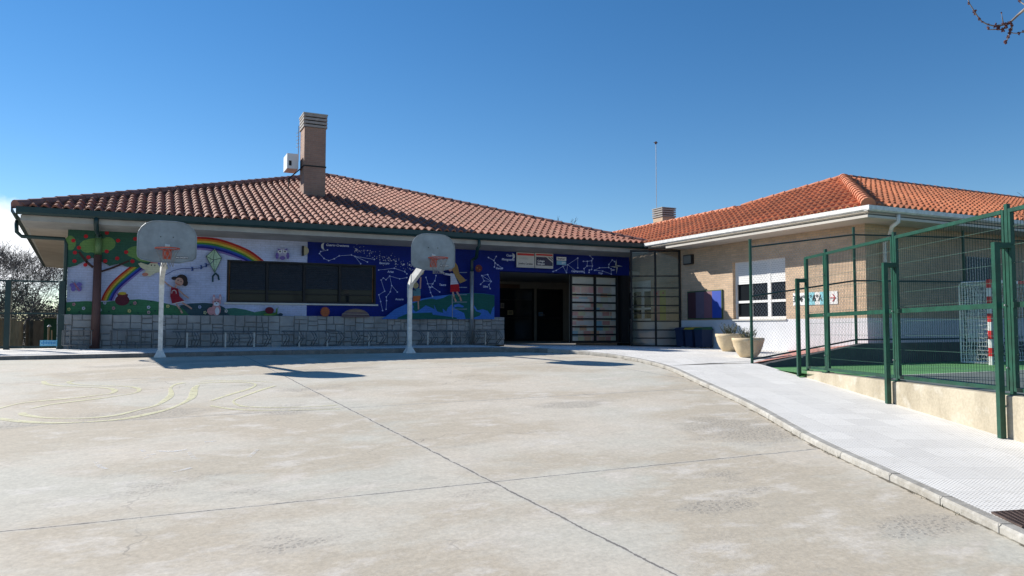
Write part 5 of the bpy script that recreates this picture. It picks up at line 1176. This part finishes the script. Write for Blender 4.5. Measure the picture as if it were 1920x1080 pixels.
# ------------------------------------------------------------------ left boundary fence
lf = thing('steel_fence', (-3.5, 21.25, ZF), 'dark green steel fence left of the mural wall', 'fence')
for (xa, wdt) in ((onY(115, 600, 21.2).x, .13), (onY(14, 600, 21.2).x, .12), (onY(-110, 600, 21.2).x, .12), (onY(-300, 600, 21.2).x, .12)):
    m = MB(); m.box((xa - wdt / 2, 21.14, ZF - .05), (xa + wdt / 2, 21.26, EZ + 1.14), M['dark_green']); m.build('post', lf)
for z in (EZ + 1.12, EZ + .34, EZ - .47): m = MB(); m.box((-12, 21.17, z - .02), (onY(108, 600, 21.2).x - .003, 21.21, z + .02), M['dark_green']); m.build('rail', lf)
m = MB()
for k in range(120): x = -12 + k * .078; m.tube([(x, 21.19, EZ - .45), (x, 21.19, EZ + 1.1)], .0022, M['dark_green'], 3, False)
m.build('mesh_panel', lf)
a = onY(75, 638, 21.1); b = onY(107, 648.5, 21.1)
m = MB(); m.box((a.x, 21.09, b.z), (b.x, 21.11, a.z), M['sky_blue']); W2 = b.x - a.x; H2 = a.z - b.z
m.box((a.x + .015, 21.085, b.z + .015), (b.x - .015, 21.0895, a.z - .015), col('banner_pale', (.3, .6, .78)))
rnd = random.Random(2)
for k in range(9): x = a.x + W2 * (.08 + .095 * k); m.box((x, 21.08, b.z + H2 * rnd.uniform(.2, .35)), (x + W2 * .06, 21.0845, a.z - H2 * rnd.uniform(.15, .35)), col('banner_blue', (.05, .3, .6)))
tag(m.build('banner', loc=tuple(a)), 'small pale blue banner tied low on the dark fence', 'banner')
# garden beyond: rubble walls, shed, stand pipe
def place(px_, py_, d, z): # a point on the column of sight at forward distance d
    r = ray(px_, py_); k = d / (r.x * FW[0] + r.y * FW[1]); return Vector((r.x * k, r.y * k, z))
m = MB(); p0 = place(-60, 600, 24, 0); p1_ = place(44, 600, 31, 0)
def thickwall(m, p, q, z0, z1, t, mat, zq=None):
    d = (Vector(q) - Vector(p)); d.z = 0; d.normalize(); n = Vector((-d.y, d.x, 0)) * t; zq = z1 if zq is None else zq
    m.prism([(p[0], p[1], z0), (q[0], q[1], z0), (q[0], q[1], zq), (p[0], p[1], z1)], n, mat)
thickwall(m, p0, p1_, 0, EZ + .36, .3, M['stone_warm'], EZ + .28)
thickwall(m, p0 + Vector((-.03, -.03, 0)), p1_ + Vector((-.03, -.03, 0)), EZ + .36, EZ + .42, .36, M['slab'], EZ + .34)
tag(m.build('garden_wall', loc=tuple(p0)), 'sunlit warm stone garden wall seen through the left fence', 'wall')
m = MB(); p2_ = place(95, 600, 32.5, 0); thickwall(m, p1_ + Vector((.35, 0, 0)), p2_, 0, EZ + .3, .3, M['stone_shade'], EZ + .3)
tag(m.build('garden_wall', loc=tuple(p1_)), 'dark shaded stone garden wall running behind the blue banner', 'wall')
m = MB(); c = place(105, 600, 29, ZF - .3); m.box((c.x - .4, c.y, ZF - .4), (c.x + 1.2, c.y + 1.4, EZ + .36), M['shed_green']); o = tag(m.build('garden_shed', loc=tuple(c)), 'small green board shed behind the left fence', 'shed')
m = MB(); m.prism([(c.x - .5, c.y - .1, EZ + .36), (c.x + 1.3, c.y - .1, EZ + .36), (c.x + .4, c.y - .1, EZ + .46)], (0, 1.6, 0), M['stone_warm']); m.build('roof', o)
m = MB(); c = place(91, 620, 27, ZF - .2); m.tube([(c.x, c.y, ZF - .3), (c.x, c.y, EZ + .05)], .03, M['stone_warm'], 8); m.tube([(c.x + .12, c.y, ZF - .3), (c.x + .1, c.y, EZ - .1)], .02, M['stone_warm'], 6); m.tube([(c.x + .02, c.y, EZ + .03), (c.x + .02, c.y, EZ + .1)], [.07, .02], M['white_plastic'], 10)
tag(m.build('garden_lamp', loc=tuple(c)), 'thin pale garden lamp between the shaded wall and green shed', 'lamp')
# ------------------------------------------------------------------ bare trees
def baretree(seed, h, spread=1.0, depth=6, twig=.006, limit=5200):
    rnd = random.Random(seed); tr = MB(); cr = MB(); cnt = [0]
    def grow(p, d, ln, r, lv):
        if cnt[0] > limit: return
        n = 3; pts = [p]; q = p
        for i in range(n):
            d = (d + Vector((rnd.gauss(0, .14), rnd.gauss(0, .14), rnd.gauss(.03, .08)))).normalized(); q = q + d * ln / n; pts.append(q)
        rs = [r * (1 - .35 * i / n) for i in range(n + 1)]
        (tr if lv < 2 else cr).tube(pts, rs, M['bark'], 7 if lv == 0 else (5 if lv < 3 else 3), False); cnt[0] += 1
        if lv >= depth: return
        k = rnd.choice([2, 3, 3]) if lv < 4 else rnd.choice([2, 2, 3])
        for i in range(k):
            a = rnd.uniform(0, 6.28); t = rnd.uniform(.35, .85) * spread; o = d.orthogonal().normalized(); o2 = d.cross(o)
            nd = (d * math.cos(t) + (o * math.cos(a) + o2 * math.sin(a)) * math.sin(t)); nd.z += .12; nd.normalize()
            st = pts[-1] if i < 2 else pts[2]
            grow(st, nd, ln * rnd.uniform(.62, .86), max(rs[-1] * rnd.uniform(.55, .75), twig), lv + 1)
    grow(Vector((0, 0, 0)), Vector((rnd.gauss(0, .05), rnd.gauss(0, .05), 1)), h * .26, h * .016, 0)
    return tr, cr
protos = []
def put_tree(tr, cr, loc, rz, scl, label, group, name='bare_tree'):
    t = thing(name, loc, label, 'tree', group); t.rotation_euler = (0, 0, rz); t.scale = (scl,) * 3
    for nm, me in (('trunk', tr), ('crown', cr)):
        o = bpy.data.objects.new(nm, me); COL.objects.link(o); o.parent = t
    return t
def mk(m, nm):
    me = bpy.data.meshes.new(nm); me.from_pydata(m.v, [], m.f)
    for x in m.mats: me.materials.append(x)
    return me
for s in (11, 23, 37): a, b = baretree(s, 7.5, 1.0, 7, .008, 4200); protos.append((mk(a, 'trunk'), mk(b, 'crown')))
spots = [(-40, 38, 1.0), (5, 44, 1.02), (35, 36, .78), (70, 46, 1.0), (100, 39, .86), (-90, 42, 1.05), (125, 50, .9), (20, 56, 1.15), (60, 58, 1.1), (-20, 50, 1.1), (-170, 46, 1.0), (-260, 40, 1.1), (-340, 48, .95), (-430, 44, 1.05), (-520, 50, 1.1), (-640, 46, .9)]
for i, (x_, d_, s_) in enumerate(spots):
    p_ = place(x_, 600, d_, .9); tr, cr = protos[i % 3]
    put_tree(tr, cr, (p_.x, p_.y, .8), i * 1.7, s_, 'bare grey-brown tree in the thicket behind the left fence', 'bare trees behind the left fence')
tops = [max(v.co.z for v in p[1].vertices) for p in protos]
p_ = place(1076, 430, 62, 1); t = put_tree(*protos[1], (p_.x, p_.y, 1.2), 2.0, (EZ + 212 / F * 62 - 1.2) / tops[1], 'bare treetop showing above the low end of the main roof', None)
p_ = place(1945, 400, 44, 1); t = put_tree(*protos[0], (p_.x, p_.y, .4), .6, (EZ + 285 / F * 44 - .4) / tops[0], 'bare treetop showing above the far right end of the orange roof', None)
# thicket: dry undergrowth behind the fence
m = MB(); rnd = random.Random(9)
for i in range(9000):
    x_ = rnd.uniform(-560, 140) if i % 4 == 0 else rnd.uniform(-200, 140); d_ = rnd.uniform(33, 48); p_ = place(x_, 600, d_, 0); z = rnd.uniform(.6, 3.4 + .8 * math.sin(x_ * .05)); e = Vector((rnd.uniform(-1, 1), rnd.uniform(-1, 1), rnd.uniform(-.3, 1))).normalized() * rnd.uniform(.2, .6)
    c = Vector((p_.x, p_.y, z)); m.tube([c, c + e * .5 + Vector((0, 0, .05)), c + e], [.012, .009, .005], M['bark'] if i % 3 else M['scrub'], 3, False)
    if i % 2 == 0:
        for _ in range(3): c2 = c + Vector((rnd.gauss(0, .3), rnd.gauss(0, .3), rnd.gauss(0, .25))); s_ = rnd.uniform(.04, .12); m.face([c2, c2 + Vector((s_, 0, s_ * .5)), c2 + Vector((0, s_ * .5, s_))], M['scrub'])
m.build('thicket', kind='stuff')
# ------------------------------------------------------------------ budding branch reaching in at the top right (tree stands outside the frame)
near = thing('budding_tree', (7.2, 1.6, 0), 'budding branch reaching down into the sky at the top right corner', 'tree')
def zb_(x, y, d=5.0): p = ray(1760 + x / 9, y / 9); k = d / (p.x * FW[0] + p.y * FW[1]); return EYE + p * k
m = MB(); m.tube([(7.2, 1.6, -.2), (7.15, 1.7, 1.2), (7.0, 1.8, 2.6), (6.7, 2.1, 3.8)], [.13, .11, .09, .06], M['bark'], 10); m.tube([(7.0, 1.8, 2.6), (7.3, 2.2, 3.6), (7.0, 2.5, 4.4)], [.06, .045, .03], M['bark'], 8); m.build('trunk', near, smooth=True)
m = MB(); bp = MB(); rnd = random.Random(4)
root_ = Vector((6.7, 2.1, 3.8))
br = [([root_, zb_(2000, -260, 4.6), zb_(1600, 30, 4.8), zb_(1440, 165, 4.9), zb_(1330, 260), zb_(1215, 372)], [.045, .022, .012, .0095, .008, .007]),
      ([zb_(1215, 372), zb_(1150, 400), zb_(1060, 425), zb_(920, 435), zb_(830, 415), zb_(730, 365), zb_(650, 270), zb_(590, 170), zb_(520, 60), zb_(490, -20)], [.008, .0075, .006, .005, .0045, .0042, .004, .0036, .0033, .003]),
      ([zb_(1215, 375), zb_(1230, 440), zb_(1235, 500), zb_(1195, 540), zb_(1180, 620), zb_(1140, 710)], [.007, .006, .0055, .005, .004, .003]),
      ([zb_(1210, 545), zb_(1260, 558), zb_(1340, 562), zb_(1430, 530), zb_(1600, 500)], [.004, .0035, .0035, .0035, .003]),
      ([zb_(1090, 400), zb_(1075, 310), zb_(1060, 215)], [.0045, .003, .0012]), ([zb_(1150, 470), zb_(1040, 500), zb_(960, 495), zb_(850, 500), zb_(820, 480)], [.005, .0045, .004, .003, .0025]), ([zb_(1500, 100, 4.8), zb_(1420, 60, 4.9), zb_(1360, 10), zb_(1345, -20)], [.006, .004, .003, .002])]
for k, (pts, rs) in enumerate(br): m.tube(pts, rs, M['bark_pale'], 7)
m.build('branch', near, smooth=True)
for (x, y, n, sp) in [(510, 50, 5, 14), (610, 190, 9, 24), (600, 235, 5, 18), (690, 320, 5, 16), (735, 368, 2, 8), (840, 415, 4, 10), (835, 480, 9, 20), (950, 435, 8, 18), (1000, 450, 9, 24), (1000, 480, 7, 20), (1090, 400, 7, 16), (1080, 510, 10, 22), (1130, 450, 9, 24), (1170, 400, 12, 28), (1215, 395, 10, 22), (1240, 430, 5, 12), (1210, 500, 8, 22), (1200, 550, 9, 22), (1170, 622, 8, 20), (1135, 710, 10, 22), (1350, 565, 4, 12), (1430, 530, 5, 12), (1375, 15, 10, 22), (1060, 215, 2, 4)]:
    for _ in range(n * 3 // 2):
        c = zb_(x + rnd.gauss(0, sp * .6), y + rnd.gauss(0, sp * .6), 5.0 + rnd.gauss(0, .02)); r = rnd.uniform(.003, .0065); d = Vector((rnd.gauss(0, 1), rnd.gauss(0, 1), rnd.gauss(0, 1))).normalized()
        bp.tube([c - d * r * 1.6, c, c + d * r * 1.6], [r * .3, r, r * .3], M['bud'], 5)
bp.build('buds', near)
# ------------------------------------------------------------------ light, sky, camera
SUN = Vector((-.60, .80, .64)).normalized()
el = math.asin(SUN.z); az = math.atan2(SUN.x, SUN.y)
l = bpy.data.lights.new('sun', 'SUN'); l.energy = 5.0; l.angle = R(.53); l.color = (1, .95, .87)
lo = bpy.data.objects.new('sun', l); COL.objects.link(lo); lo.rotation_euler = (-SUN).to_track_quat('-Z', 'Y').to_euler(); lo.location = SUN * 50
w = bpy.data.worlds.new('World'); sc.world = w; w.use_nodes = True; N = w.node_tree.nodes; L = w.node_tree.links
sky = N.new('ShaderNodeTexSky'); sky.sky_type = 'NISHITA'; sky.sun_disc = False; sky.sun_elevation = el; sky.sun_rotation = az % (2 * math.pi); sky.air_density = 1.0; sky.dust_density = 0; sky.ozone_density = 2.2; sky.altitude = 900
tc = N.new('ShaderNodeTexCoord'); sp_ = N.new('ShaderNodeSeparateXYZ'); L.new(tc.outputs['Generated'], sp_.inputs[0])
nz = noise(N, L, tc.outputs['Generated'], 7, 8, .6)
cd = ray(15, 460).normalized(); dp = N.new('ShaderNodeVectorMath'); dp.operation = 'DOT_PRODUCT'; L.new(tc.outputs['Generated'], dp.inputs[0]); dp.inputs[1].default_value = cd
mk1 = ramp(N, L, dp.outputs['Value'], [(.9975, 0), (.9999, .48)]); cl_ = math_(N, L, 'ADD', mk1, nz); cm = ramp(N, L, cl_, [(.76, 0), (.98, 1)])
hs = N.new('ShaderNodeHueSaturation'); hs.inputs['Saturation'].default_value = 1.3; hs.inputs['Value'].default_value = 1.2; hs.inputs['Hue'].default_value = .501; L.new(sky.outputs[0], hs.inputs['Color'])
mixw = mix(N, L, cm, hs.outputs[0], (12., 12.3, 12.8)); bg = N['Background']; L.new(mixw, bg.inputs[0]); bg.inputs[1].default_value = .075
cam = bpy.data.cameras.new('camera'); co = bpy.data.objects.new('camera', cam); COL.objects.link(co); sc.camera = co
cam.sensor_width = 36; cam.lens = 36 * F / 1920; cam.clip_end = 2000; cam.clip_start = .05
co.location = EYE; co.rotation_euler = (R(90) + P, 0, -YAW)
sc.view_settings.view_transform = 'Standard'; sc.view_settings.look = 'None'; sc.view_settings.exposure = .5; sc.view_settings.gamma = 1
sc.cycles.max_bounces = 8; sc.cycles.transparent_max_bounces = 16
